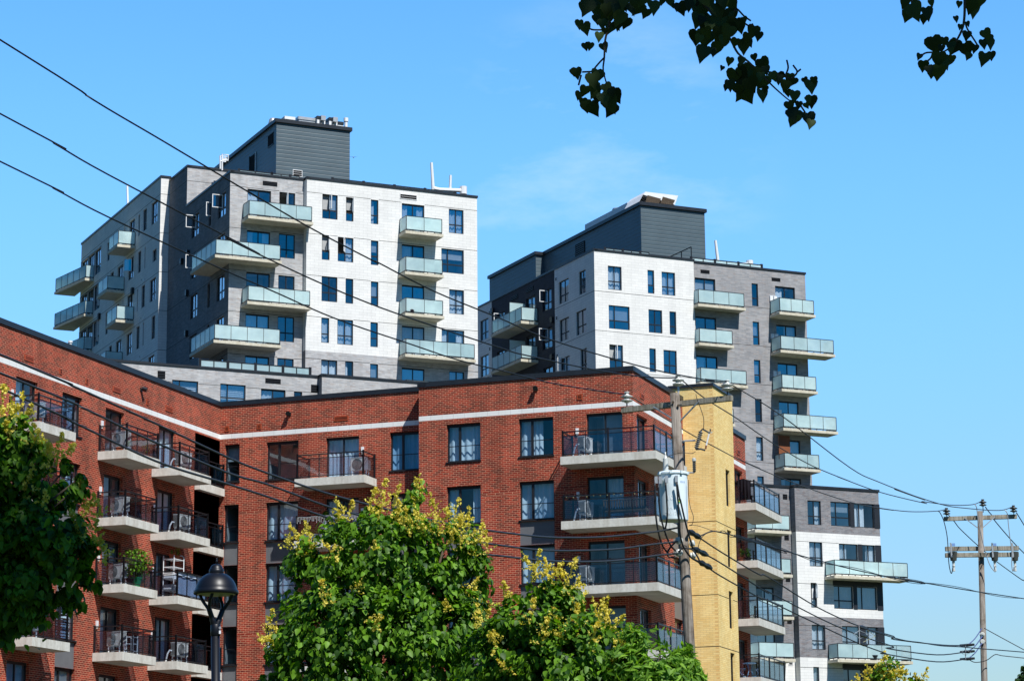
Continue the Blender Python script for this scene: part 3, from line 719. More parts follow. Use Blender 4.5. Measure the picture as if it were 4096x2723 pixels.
# ------------------------------------------------------------------ tower 2 (middle)
H2 = 45.51; T2 = Grid(atz(('E3', 530, 45), H2), AT)
t2 = thing('apartment_tower', 'white, charcoal and grey brick apartment tower with long dark penthouse, right of the two towers', 'building', (*T2.P(0, 0), 0))
W2 = Fac(t2, T2.front(0), 0, 8.17, 0, H2, 'white'); R2 = Fac(t2, T2.front(.25), 8.17, 17.85, 0, H2-.05, 'grey2')
L2 = Fac(t2, T2.left(0), -6.55, 0, 0, H2, 'white'); K2 = Fac(t2, T2.left(0), -17.83, -6.55, 0, H2, 'dchar'); M2 = Fac(t2, T2.left(0), -24, -17.83, 0, H2, 'white')
for i in range(6):
    z = 42.42-2.9*i+.0
    for f, a, b in ((W2, 0, 8.17), (R2, 8.17, 17.85), (L2, -6.55, 0), (M2, -24, -17.83)): f.joints.append((z, a, b))
e3 = lambda x, y: ('E3', x, y); b2 = lambda x, y: ('B2', x, y); b1 = lambda x, y: ('B1', x, y); h2 = lambda x, y: ('H2', x, y)
win(W2, e3(697, 248), e3(867, 549), 'A', cur='F'); win(W2, e3(1175, 299), e3(1261, 588), 'B', cur='H'); win(W2, e3(1345, 320), e3(1513, 614), 'A', cur='F')
win(W2, e3(707, 721), e3(964, 1028), 'C', cur='H'); win(W2, e3(1187, 773), e3(1357, 1067), 'A', cur='N'); win(W2, e3(1440, 798), e3(1526, 1082), 'B', cur='N')
win(W2, e3(715, 1195), e3(884, 1497), 'A', opened={(0, 1): 80}, cur='H'); win(W2, e3(1197, 1243), e3(1281, 1532), 'B', cur='N'); win(W2, e3(1368, 1262), e3(1533, 1556), 'A', cur='N')
win(L2, e3(225, 391), e3(108, 720), 'A', cur='R'); win(L2, e3(428, 289), e3(352, 605), 'A', cur='N'); win(L2, e3(230, 856), e3(116, 1175), 'A', cur='R'); win(L2, e3(437, 757), e3(318, 1097), 'A', cur='R')
win(L2, e3(237, 1325), e3(128, 1650), 'A', opened=OP, cur='R'); win(L2, e3(443, 1234), e3(370, 1555), 'A', cur='N')
for q in ((76, 413), (84, 880), (91, 1338)): u, z = L2.f.hit(e3(*q)); vent(t2, L2.f, u, z, .3, .32, 'wframe', 2)
win(M2, h2(248, 410), h2(95, 858), 'A', cur='R'); win(M2, h2(252, 1075), h2(100, 1525), 'A', cur='R')
for q in ((272, 325), (278, 995)): u, z = M2.f.hit(h2(*q)); vent(t2, M2.f, u, z, .3, .32, 'wframe', 2)
win(K2, b1(679, 785), b1(612, 972), 'A', opened=OP, cur='R'); door(K2, b1(553, 838), 485, cur='R'); win(K2, b1(322, 962), b1(262, 1130), 'A', opened=OP, cur='R'); win(K2, b1(436, 903), b1(380, 1060), 'A', cur='N')
win(K2, b1(685, 1076), b1(612, 1268), 'A', opened=OP, cur='N'); win(K2, b1(690, 1375), b1(620, 1560), 'A', cur='R'); door(K2, b1(556, 1130), 488, cur='R'); win(K2, b1(322, 1255), b1(265, 1420), 'A', cur='R')
for q in ((398, 862), (517, 800)): u, z = K2.f.hit(b1(*q)); darkvent(t2, K2.f, u, z, 1.3, .34)
for q in ((340, 290), (1440, 458), (1440, 1140)): u, z = K2.f.hit(h2(*q)); mb = MB(); mb.fbox(K2.f, u-.16, u+.16, z-.2, z+.2, .001, .2, 'black'); mb.fbox(K2.f, u-.06, u+.06, z-.26, z-.2, .04, .16, 'frame'); mb.build('wall_lamp', t2)
def Kb(qn, qf, d=1.45):
    a, b = K2.f.hit(qn, d), K2.f.hit(qf, d); u0, u1 = min(a[0], b[0]), max(a[0], b[0])
    balcony(t2, K2.f, u0, u1, d, a[1], .2, 'tower')
    mb = MB(); m = (u0*.42+u1*.58); mb.fbox(K2.f, m-.01, m+.01, a[1]+.05, a[1]+1.9, .02, d-.15, 'frost'); mb.fbox(K2.f, m-.02, m+.02, a[1]+1.9, a[1]+1.94, .02, d-.15, 'black'); mb.build('balcony_divider', t2)
Kb(b1(447, 1037), b1(217, 1150)); Kb(b1(447, 1328), b1(217, 1438))
def R2row(q, x1, **k): door(R2, b2(*q), x1, **k)
for q, x1, c in (((130, 180), 265, 'H'), ((135, 435), 272, 'N'), ((140, 692), 280, 'L'), ((660, 236), 790, 'L'), ((668, 489), 800, 'R'), ((677, 741), 808, 'R'), ((685, 993), 816, 'R'), ((693, 1247), 826, 'F'), ((700, 1501), 832, 'P')):
    R2row(q, x1, cur=c)
for q0, q1, c in (((505, 219), (551, 373), 'N'), ((512, 471), (559, 628), 'H'), ((520, 723), (567, 879), 'H'), ((527, 979), (576, 1136), 'N'), ((535, 1231), (584, 1391), 'F'), ((543, 1490), (590, 1640), 'H')):
    win(R2, b2(*q0), b2(*q1), 'B', cur=c)
for q in ((198, 143), (666, 195)): u, z = R2.f.hit(b2(*q)); darkvent(t2, R2.f, u, z, .75, .26)
def Rb(q0, q1, d):
    a, b = R2.f.hit(b2(*q0), d), R2.f.hit(b2(*q1), d); return balcony(t2, R2.f, a[0], b[0], d, (a[1]+b[1])/2, .2, 'tower')
Rb((153, 352), (467, 382), .95); Rb((160, 608), (390, 630), .95); Rb((168, 866), (483, 897), .95); Rb((175, 1125), (398, 1150), .95)
for q0, q1 in (((690, 404), (928, 430)), ((697, 656), (1058, 690)), ((705, 911), (943, 935)), ((715, 1169), (1077, 1200)), ((722, 1428), (963, 1452))): Rb(q0, q1, 1.45)
u, z = R2.f.hit(b2(690, 1300)); mb = MB(); mb.fbox(R2.f, u-.45, u+.5, z-1.0, z+.75, .6, .66, 'orange'); mb.build('privacy_screen', t2)
for f in (W2, R2, L2, K2, M2): f.build()
shell(t2, T2.rect(0, 17.85, .25, 24), 0, H2, 'grey', (0, 3))
capstrip(t2, [T2.P(0, 24), T2.P(0, 0), T2.P(8.17, 0)], H2); capstrip(t2, [T2.P(8.2, .25), T2.P(17.85, .25), T2.P(17.85, 24)], H2-.05)
fp = T2.front(5.0); aP2, zP2 = fp.hit(b1(1362, 142)); aQ2 = fp.hit(b1(1850, 190))[0]
ph2 = penthouse(t2, T2, aP2, aQ2, 5.0, 30, H2-.5, zP2)
aS = T2.front(21.9).hit(b1(560, 520))[0]; ph3 = penthouse(t2, T2, aS, aP2+.3, 21.9, 31.0, H2-.5, zP2-.02)
fl2 = T2.left(aP2); u, z = fl2.hit(b1(900, 490)); mb = MB(); mb.fbox(fl2, u-.85, u+.85, z-.5, z+.5, .005, .03, 'ventdark')
for i in range(6): mb.fbox(fl2, u-.8, u+.8, z-.46+.16*i, z-.40+.16*i, .0305, .05, 'cap')
mb.build('louvre', ph2)
guard(t2, T2, 1.25, 4.85, .7, H2, .33, 5); guard(t2, T2, 8.4, 14.4, .75, H2, .33, 6)
mb = MB(); x = T2.P(8.45, .8)
for j in range(5):
    q = T2.P(8.45, .8+1.5*j); segbox(mb, T2.P(8.42, .8+1.5*j), T2.P(8.48, .8+1.5*j), H2, H2+1.15, .06, 'black')
segbox(mb, T2.P(8.45, .8), T2.P(8.45, 6.8), H2+1.12, H2+1.18, .06, 'black'); mb.build('roof_guard', t2)

# ------------------------------------------------------------------ lower block on the right (banded grey and white)
H3 = 28.06; T3 = Grid(atz(('E4', 148, 110), H3), AT)
t3 = thing('apartment_block', 'six storey block in bands of grey brick and white masonry behind the right hand balconies', 'building', (*T3.P(0, 0), 0))
bands3 = [(-9, 20, 18.89, 24.76, 'white'), (-9, 20, 13.1, 16.04, 'white'), (-9, 20, 0, 10.2, 'white')]
F3 = Fac(t3, T3.front(0), 0, 6.95, 0, H3, 'greyd', bands3)
V3 = Fac(t3, Face(T3.P(0, 0), AT+180), -.6, 0, 0, H3, 'greyshade', [(-9, 9, 18.89, 24.76, 'white'), (-9, 9, 13.1, 16.04, 'white')])
N3 = Fac(t3, T3.front(.6), -6, 0, 0, H3-.02, 'greyd', [(-6, -3.0, 16.1, 24.9, 'white'), (-6, 9, 0, 15.95, 'white')])
e4 = lambda x, y: ('E4', x, y); b4 = lambda x, y: ('B4', x, y); g7 = lambda x, y: ('G7', x, y)
win(F3, e4(247, 229), e4(355, 420), 'A', cur='R'); win(F3, e4(260, 544), e4(367, 737), 'A', cur='F'); win(F3, e4(272, 858), e4(324, 1050), 'B', opened={(0, 1): 82}, cur='R'); win(F3, e4(280, 1179), e4(389, 1372), 'A', cur='F'); win(F3, e4(292, 1501), e4(343, 1690), 'B', cur='F')
big = [((423, 238), (578, 430), (602, 755)), ((488, 558), (640, 750), (665, 765)), ((447, 880), (603, 1060), (625, 778)), ((512, 1188), (655, 1380), (692, 785)), ((522, 1516), (675, 1700), (700, 800))]
zf = [F3.f.hit(e4(*b[0]))[1] for b in big]
for i, (p0, p1, (x0, x1)) in enumerate(big):
    a, b = F3.f.hit(e4(*p0)), F3.f.hit(e4(*p1)); zt = a[1]; zb = zt-1.72 if i != 2 else F3.f.hit(e4(450, 1056))[1]
    c, d = F3.f.hit(e4(x0, p0[1]))[0], F3.f.hit(e4(x1, p0[1]))[0]
    window(F3, a[0], b[0], zb, zt, 'C', cur=['H', 'L', 'F', 'F', 'H'][i]); window(F3, c, d, zb, zt, 'V' if i != 1 else 'X', cur=['L', 'R', 'F', 'F', 'N'][i])
    dp = [(b[0]+.002, c-.002, zb, zt, .03), (d+.002, 6.98, zb, zt, .03)]+([(a[0]-.05, 6.98, zt+.002, zt+.42, .035)] if i in (2, 4) else [])
    for k in dp: mb = MB(); mb.fbox(F3.f, k[0], k[1], k[2], k[3], .001, k[4], 'dpanel'); mb.build('dark_panel', t3)
for z in (24.1, 21.15, 15.35): F3.joints.append((z, 0, 6.95))
F3.joints.append((18.25, 0, 6.95))
a, b = F3.f.hit(e4(455, 800), 1.3), F3.f.hit(b4(607, 826), 1.3); balcony(t3, F3.f, a[0], b[0], 1.3, a[1], .2, 'tower')
a, b = F3.f.hit(e4(480, 1441), 1.3), F3.f.hit(b4(632, 1416), 1.3); balcony(t3, F3.f, a[0], b[0], 1.3, a[1], .2, 'tower')
SR3 = Face(T3.P(6.95, 0), AT)
for z in (24.6, 18.3): balcony(t3, SR3, 4.5, 9.0, 1.2, z, .2, 'tower')
for i, (q0, q1) in enumerate((((210, 470), (477, 492)), ((212, 780), (487, 803)), ((222, 1083), (497, 1106)), ((245, 1384), (508, 1408)))):
    a, b = N3.f.hit(g7(*q0), 1.3), N3.f.hit(g7(*q1), 1.3); zt = b[1]; balcony(t3, N3.f, -3.7, b[0], 1.3, zt, .2, 'tower')
    window(N3, -3.0, -1.55, zt+.02, zt+2.12, 'D', cur='LHRF'[i]) 
a = N3.f.hit(g7(265, 555)); 
for q in ((431, 244), (442, 537), (452, 835), (463, 1136)): u, z = N3.f.hit(g7(*q)); darkvent(t3, N3.f, u, z, .36, .36)
u, z = N3.f.hit(g7(472, 1436)); vent(t3, N3.f, u, z, .34, .34, 'wframe', 2)
for f in (F3, V3, N3): f.build()
shell(t3, [T3.P(-6, .6), T3.P(0, .6), T3.P(0, 0), T3.P(6.95, 0), T3.P(6.95, 12), T3.P(-6, 12)], 0, H3, 'greyd', (0, 1, 2))
capstrip(t3, [T3.P(-6, .6), T3.P(-.06, .6)], H3, h=.16); capstrip(t3, [T3.P(0, .55), T3.P(0, 0), T3.P(6.95, 0), T3.P(6.95, 12)], H3, h=.16)
# ------------------------------------------------------------------ red brick apartment building
HB = 22.736; KB = atz(('C4', 1735, 32), HB)
c4_ = lambda x, y: ('C4', x, y); c2 = lambda x, y: ('C2', x, y); e7 = lambda x, y: ('E7', x, y); h7 = lambda x, y: ('H7', x, y); d2 = lambda x, y: ('D2', x, y)
fF1 = Face(KB, AB+180); fS = Face(KB, AB+90); fF2 = Face(fF1.pt(0, 0, -.8)[:2], AB+180); UI = -19.906
fL = Face(fF2.pt(UI, 0)[:2], AB+90)
bb = thing('brick_apartment_building', 'red brick apartment building with a white stone band, black railed balconies and dark parapet', 'building', (*KB, 0))
BAND = [(-60, 60, 21.04, 21.25, 'band')]
F1 = Fac(bb, fF1, -9.84, 0, 0, HB, 'red', BAND); F2 = Fac(bb, fF2, UI, -9.84, 0, HB, 'red', BAND)
LW = Fac(bb, fL, -27, 0, 0, HB, 'red', BAND); SF = Fac(bb, fS, 0, 18.87, 0, HB, 'red', BAND)
RT = Fac(bb, Face(fF2.pt(-9.84, 0)[:2], AB+270), 0, .8, 0, HB, 'red')
ROW = 2.75; NR = 5
def col(fc, u0, u1, top, h, typ, curs, spandrel=None, **kw):
    for r in range(NR):
        zt = top-ROW*r
        window(fc, u0, u1, zt-h, zt, typ, cur=curs[r], rec=.14, gl='rglass', sill=typ in 'EF', **kw)
        if spandrel is not None and r >= spandrel and r < NR-1:
            z1, z0 = zt-h-.065, zt-ROW+.001
            fc.hole(u0, u1, z0, z1, .07, None, .07, 'spandrel')
# front wing
col(F1, -8.54, -6.96, 20.80, 1.66, 'E', 'FPHFF', 1); col(F1, -5.19, -3.61, 20.82, 1.66, 'E', 'LFFFF', 1); col(F1, -2.12, -.49, 20.83, 2.02, 'D', 'NRNNN')
# set back wing
col(F2, -19.67, -18.93, 20.76, 1.70, 'F', 'HNNNN', 1); col(F2, -17.58, -16.0, 20.75, 1.72, 'E', 'NFFPF', 1); col(F2, -14.65, -13.04, 20.75, 1.98, 'D', 'FPRNN'); col(F2, -11.55, -9.95, 20.78, 1.72, 'E', 'BLLFF', 1)
# left wing
col(LW, -17.75, -16.09, 20.73, 2.0, 'D', 'LLRRB'); col(LW, -14.18, -12.58, 20.73, 1.62, 'E', 'FFPSF', 1); col(LW, -10.63, -9.03, 20.7, 1.98, 'D', 'NLSLN'); col(LW, -5.92, -4.31, 20.72, 1.98, 'D', 'RRLRN')
col(LW, -24.6, -23.0, 20.73, 1.98, 'D', 'LLRRB')
# side facing right
col(SF, .48, 2.07, 20.78, 2.0, 'D', 'LRLRL'); col(SF, 5.66, 7.1, 20.78, 1.66, 'E', 'FFPFF', 1); col(SF, 16.67, 18.23, 20.84, 2.0, 'D', 'RLRLN')
# corner loggia of the left wing
LG0, LG1 = -2.5, -.03
for r in range(NR):
    zt = 20.95-ROW*r; zb = 18.73-ROW*r
    if r: zt = 18.37-ROW*(r-1)
    LW.hole(LG0, LG1, zb, zt, 1.6, 'red', 1.6, 'red')
    mb = MB(); f = fL
    mb.fbox(f, -1.9, -.35, zb+.02, zb+2.0, -1.58, -1.55, 'frame'); mb.fbox(f, -1.83, -1.15, zb+.1, zb+1.92, -1.548, -1.545, 'rglass'); mb.fbox(f, -1.1, -.42, zb+.1, zb+1.92, -1.548, -1.545, 'rglass'); mb.build('balcony_door', bb)
for f in (F1, F2, LW, SF, RT): f.build()
# soldier courses (dark red header bands at some storeys)
for z in (17.55, 12.0, 9.4):
    for fc, a, b in ((F1, -9.84, 0), (F2, UI, -9.84)):
        cuts = sorted((h[0]-.05, h[1]+.05) for h in fc.holes if h[2]-.2 < z < h[3]+.2); x = a
        for k0, k1 in cuts+[(b, b)]:
            if k0 > x+.02: mb = MB(); mb.face([fc.f.pt(x, z, .006), fc.f.pt(min(k0, b), z, .006), fc.f.pt(min(k0, b), z+.16, .006), fc.f.pt(x, z+.16, .006)], 'red', [(x*.62+.1, z*1.03), (k0*.62+.1, z*1.03), (k0*.62+.1, z*1.03+.16), (x*.62+.1, z*1.03+.16)]); mb.build('brick_course', bb, uv=True)
            x = max(x, k1)
S_END = 18.87
poly = [KB, fF1.pt(-9.84, 0)[:2], fF2.pt(-9.84, 0)[:2], fF2.pt(UI, 0)[:2], fL.pt(-27, 0)[:2], fL.pt(-27, 0, -13)[:2], fS.pt(S_END, 0, -34)[:2], fS.pt(S_END, 0)[:2]]
shell(bb, poly, 0, HB, 'red', (0, 1, 2, 3, 7), roof='cap')
capstrip(bb, [fL.pt(-27, 0)[:2], fL.pt(-.02, 0)[:2]], HB, h=.2, w=.4); capstrip(bb, [fF2.pt(UI+.07, 0)[:2], fF2.pt(-9.9, 0)[:2]], HB, h=.19, w=.38)
capstrip(bb, [fF1.pt(-9.84, 0, -.5)[:2], fF1.pt(-9.84, 0)[:2], KB, fS.pt(S_END, 0)[:2]], HB, h=.2, w=.4)
# balconies (concrete slab > railing, glass)
for r in range(NR):
    dz = -ROW*r
    # wrap-around corner balcony on the front wing
    f = fF1; zt = 18.80+dz; D = 1.42
    slab = [f.pt(-2.83, 0, .01)[:2], f.pt(-2.83, 0, D)[:2], f.pt(D-.04, 0, D)[:2], fS.pt(3.3, 0, D-.04)[:2], fS.pt(3.3, 0, .01)[:2], f.pt(.01, 0, .01)[:2]]; i = .09
    rail = [f.pt(-2.83+i, 0, .03)[:2], f.pt(-2.83+i, 0, D-i)[:2], f.pt(D-.04-i, 0, D-i)[:2], fS.pt(3.3-i, 0, D-.04-i)[:2], fS.pt(3.3-i, 0, .03)[:2]]
    balc(bb, slab, rail, zt, .345, 'brick')
    balcony(bb, fF2, -15.53, -12.18, 1.4, 18.74+dz, .345, 'brick')
    balcony(bb, fL, -18.27, -15.43, 1.38, 18.75+dz, .345, 'brick'); balcony(bb, fL, -11.22, -8.35, 1.38, 18.74+dz, .345, 'brick'); balcony(bb, fL, -6.52, -3.61, 1.38, 18.72+dz, .345, 'brick')
    balcony(bb, fL, -25.2, -22.4, 1.38, 18.74+dz, .345, 'brick')
    balcony(bb, fL, -2.49, -.04, .28, 18.73+dz, .345, 'brick', ins=.05)
    balcony(bb, fS, 14.8, 19.9, 1.5, 18.79+dz, .345, 'brick')
# red vents, flood lamps and little wall boxes
for q, w, h in ((c1(241, 385), .66, .22), (c1(975, 645), .66, .22), (c1(1412, 807), .66, .22), (c1(507, 493), .2, .24), (c1(725, 574), .2, .24), (c1(1233, 748), .2, .24)):
    u, z = fL.hit(q); vent(bb, fL, u, z, w, h, slots=4 if w > .3 else 3)
for q, w, h in ((c3(1155, 387), .68, .22), (c3(131, 481), .22, .23), (c3(419, 461), .22, .23)):
    u, z = fF2.hit(q); vent(bb, fF2, u, z, w, h, slots=3)
u, z = fF1.hit(c4_(1295, 286)); vent(bb, fF1, u, z, .24, .24); u, z = fS.hit(c4_(1815, 282)); vent(bb, fS, u, z, .5, .22); u, z = fS.hit(e7(350, 395)); vent(bb, fS, u, z, .6, .24)
u, z = fL.hit(c1(1178, 645)); spotlamp(bb, fL, u, z); u, z = fF2.hit(c3(690, 350)); spotlamp(bb, fF2, u, z); u, z = fF1.hit(c4_(930, 220)); spotlamp(bb, fF1, u, z)
for f, u, zz in ((fF1, -2.52, 20.1), (fF2, -12.85, 20.1), (fL, -18.05, 20.0), (fL, -10.95, 19.95), (fL, -6.2, 19.9)):
    for r in range(4): mb = MB(); mb.fbox(f, u-.06, u+.06, zz-ROW*r-.12, zz-ROW*r+.12, .001, .07, 'whitep'); mb.fbox(f, u-.035, u+.035, zz-ROW*r-.2, zz-ROW*r-.121, .01, .05, 'ac'); mb.build('outlet_box', bb)

# ------------------------------------------------------------------ yellow brick stair tower
ys = thing('stair_tower', 'slim buff yellow brick stair tower with tall slit windows behind the utility pole', 'building', (*fS.pt(7.65, 0)[:2], 0))
fY = Face(fS.pt(7.65, 0)[:2], AB+180); uy, HY = fY.hit(e7(217, 42)); fYS = Face(fY.pt(uy, 0)[:2], AB+90)
YF = Fac(ys, fY, 0, uy, 0, HY, 'yellow'); YR = Fac(ys, fYS, 0, 3.46, 0, HY, 'yellow')
for r in range(5): window(YR, 1.92, 2.66, 17.95-2.79*r, 19.64-2.79*r, 'F', cur='N', rec=.1, gl='rglass')
for z in (17.0, 13.7, 11.4): YF.joints.append((z, 0, uy)); YR.joints.append((z, 0, 3.46))
YF.build(); YR.build()
mb = MB()
for i in range(int(HY/.166)):      # orange quoin bricks at the corner
    z = i*.166
    mb.face([fY.pt(uy-.16, z, .003), fY.pt(uy, z, .003), fY.pt(uy, z+.075, .003), fY.pt(uy-.16, z+.075, .003)], 'quoin')
    mb.face([fYS.pt(0, z+.083, .003), fYS.pt(.12, z+.083, .003), fYS.pt(.12, z+.158, .003), fYS.pt(0, z+.158, .003)], 'quoin')
MT['quoin'] = plain('orange_quoin_brick', (.80, .53, .20), .85, .2, var=.18, scale=8); mb.build('quoins', ys)
py = [fY.pt(0, 0)[:2], fY.pt(uy, 0)[:2], fYS.pt(3.46, 0)[:2], fS.pt(7.65+3.46, 0)[:2]]
pyb = [fS.pt(7.65, 0, -2.5)[:2], py[1], py[2], fS.pt(7.65+3.46, 0, -2.5)[:2]]
shell(ys, [py[0], py[1], py[2], py[3]], 0, HY, 'yellow', (0, 1, 3)); shell(ys, [pyb[0], py[0], py[3], pyb[3]], HB-.3, HY, 'yellow', (1,))
capstrip(ys, [fY.pt(-.6, 0)[:2], py[1], py[2]], HY, h=.12, w=.3)

# ------------------------------------------------------------------ things standing on the balconies
azS, azF = AB+180, AB+270      # outward azimuths of the left wing / side, and of the front wings
def on(f, u, d, z): return f.pt(u, z, d)
FL = ['top floor', 'second row from the top', 'third row from the top', 'fourth row from the top']
nmr = ['topmost', 'second highest', 'third highest', 'lowest visible']
for r in range(3): ac_unit(on(fF1, -2.0, .55, 18.80-ROW*r), AB+187, 'white air conditioner on the %s corner balcony left of the utility pole' % nmr[r])
ac_unit(on(fF2, -12.72, .55, 18.74), azF, 'white air conditioner at the right end of the top balcony above the central tree')
for r, lab in ((0, 'beside an orange pot'), (1, 'with no plants'), (2, 'beside a green bucket'), (3, 'above the lowest slab')):
    ac_unit(on(fL, -10.35, .62, 18.74-ROW*r), azF+20, 'louvred air conditioner, middle brick balconies, %s, %s' % (FL[r], lab))
for r in (0, 1, 3): ac_unit(on(fL, -5.0, .72, 18.72-ROW*r), azS+8, 'round fan air conditioner on balcony nearest the inner corner, %s' % FL[r])
for r in (0, 1, 3): ac_unit(on(fL, -17.3, .62, 18.75-ROW*r), azF+20, 'louvred air conditioner on far left brick balcony, %s' % (FL[r] + (', behind leaves' if r else '')))
def pot(p, r, h, mat, label, plant=None, ph=.5, group=None, n=60):
    t = thing('potted_plant' if plant else 'flower_pot', label, 'potted plant' if plant else 'pot', p, group)
    mb = MB(); mb.lathe([(r*.72, 0), (r, h*.86), (r*1.08, h*.86), (r*1.08, h), (r*.92, h), (r*.88, h*.85), (0, h*.85)], p, 14, mat); mb.build('pot', t, smooth=False)
    if plant:
        g = MB(); st = MB()
        for i in range(max(4, n//14)):
            a = rnd.random()*6.28; q = (p[0]+math.cos(a)*r*1.4*rnd.random(), p[1]+math.sin(a)*r*1.4*rnd.random(), p[2]+h+ph*rnd.uniform(.6, 1)); st.tube([(p[0], p[1], p[2]+h*.8), q], .008, 4, 'bark')
        leaves(g, [(Vector((p[0], p[1], p[2]+h+ph*.55)), ph*.5)], n, .12, plant, squash=(.8, .8, 1.1)); st.build('stem', t); g.buildleaf('foliage', t)
    return t
# ------------------------------------------------------------------ leaves
LEAFSH = {      # midrib stations, then the half-outline
 'ovate': ([0, .3, .64, 1], [(.30, .16), (.35, .42), (.20, .74)]),
 'narrow': ([0, .33, .66, 1], [(.085, .15), (.125, .42), (.08, .74)]),
 'heart': ([.07, .2, .36, .55, .78, 1.1], [(.20, -.03), (.42, .05), (.50, .27), (.40, .54), (.19, .80)]),
}
class LB:
    """many leaf blades in one mesh, each with its own tone"""
    def __init__(s): s.P = []; s.var = []; s.mat = None; s.sh = None
    def buildleaf(s, name, parent):
        mid, lf = LEAFSH[s.sh]
        fold, droop = .22, -.22
        k_ = len(lf); T = [(0, y, droop*y**2) for y in mid]+[(-w, y, fold*w+droop*y*y) for w, y in lf]+[(w, y, fold*w+droop*y*y) for w, y in lf]
        T = np.array(T); F = []
        for o_, fl_ in ((k_+1, False), (2*k_+1, True)):
            for i in range(k_):
                q_ = (0, 1, o_) if i == 0 else (i, i+1, o_+i, o_+i-1)
                F.append(q_[::-1] if fl_ else q_)
        A = np.array(s.P)          # n x (pos3, x3, y3, z3, size)
        n = len(A); pos, X, Y, Zz, sz = A[:, 0:3], A[:, 3:6], A[:, 6:9], A[:, 9:12], A[:, 12:13]
        V = pos[:, None, :]+sz[:, None, :]*(T[None, :, 0:1]*X[:, None, :]+T[None, :, 1:2]*Y[:, None, :]+T[None, :, 2:3]*Zz[:, None, :])
        root = parent
        while root.parent is not None: root = root.parent
        V = V.reshape(-1, 3)-np.array(root.location)
        fl = np.array([i for f in F for i in f]); cnt = np.array([len(f) for f in F]); k = len(T)
        idx = (fl[None, :]+(np.arange(n)*k)[:, None]).ravel(); tot = np.tile(cnt, n); st = np.concatenate([[0], np.cumsum(tot)[:-1]])
        me = bpy.data.meshes.new(name); me.vertices.add(len(V)); me.vertices.foreach_set('co', V.ravel())
        me.loops.add(len(idx)); me.loops.foreach_set('vertex_index', idx.astype(np.int32)); me.polygons.add(len(tot))
        me.polygons.foreach_set('loop_start', st.astype(np.int32)); me.polygons.foreach_set('loop_total', tot.astype(np.int32))
        me.update(calc_edges=True); me.materials.append(MT[s.mat])
        at = me.attributes.new('var', 'FLOAT', 'POINT'); at.data.foreach_set('value', np.repeat(np.array(s.var), k).astype(np.float32))
        me.polygons.foreach_set('use_smooth', np.ones(len(tot), dtype=bool)); me.validate()
        o = bpy.data.objects.new(name, me); COL.objects.link(o); o.parent = parent
        return o
_MB = MB
def _bl(s, name, parent): return s._lb.buildleaf(name, parent)
MB.buildleaf = _bl
rng = np.random.default_rng(5)
def unit(v): return v/np.maximum(np.linalg.norm(v, axis=-1, keepdims=True), 1e-9)
def leaves(mb, blobs, n, size, kind, squash=(1, 1, 1), hang=1.0, gap=0., mat=None, lb=None):
    lb = lb or getattr(mb, '_lb', None) or LB()
    if mb is not None: mb._lb = lb
    lb.sh = {'leaf': 'ovate', 'leafn': 'narrow', 'leafp': 'heart', 'leaff': 'ovate'}[kind]; lb.mat = mat or kind
    w = np.array([b[1]**2 for b in blobs]); w = w/w.sum()
    for (c, r), wi in zip(blobs, w):
        m = max(3, int(n*wi)); dirs = unit(rng.normal(size=(m, 3)))
        rad = r*np.where(rng.random(m) < .7, rng.uniform(.72, 1.08, m), rng.uniform(.2, .75, m))
        rad *= 1+.16*np.sin(dirs[:, 0]*5+c[0]*3)*np.cos(dirs[:, 2]*6+c[2]*4)
        pos = np.array(c)+dirs*rad[:, None]*np.array(squash)
        if gap:      # clumps and hollows: thin the foliage where a slow 3-D wave is high
            k = 6.283/(size*5.5); f = np.sin(pos[:, 0]*k+1.7*np.sin(pos[:, 2]*k*.6))+np.sin(pos[:, 2]*k*1.1+1.3*np.sin(pos[:, 1]*k*.7+2))+np.sin(pos[:, 1]*k*.9+pos[:, 0]*k*.5)
            outer = np.linalg.norm((pos-np.array(c))/r, axis=1) > .62
            keep = (f < 3-gap*3+rng.normal(size=m)*.35) | (~outer & (rng.random(m) < .7)); pos, dirs = pos[keep], dirs[keep]; m = len(pos)
            pos = pos+dirs*(f[keep]*size*-.62)[:, None]
        nor = unit(dirs*.75+np.array([0, 0, .55])+rng.normal(size=(m, 3))*.5)
        tip = np.array([0, 0, -1.0])*hang+dirs*.55+rng.normal(size=(m, 3))*.35
        Y = unit(tip-nor*np.sum(tip*nor, axis=1, keepdims=True)); X = np.cross(Y, nor)
        sz = size*rng.uniform(.6, 1.18, m)
        lb.P.extend(np.concatenate([pos-Y*sz[:, None]*.4, X, Y, nor, sz[:, None]], axis=1).tolist()); lb.var.extend(rng.random(m).tolist())
    return lb
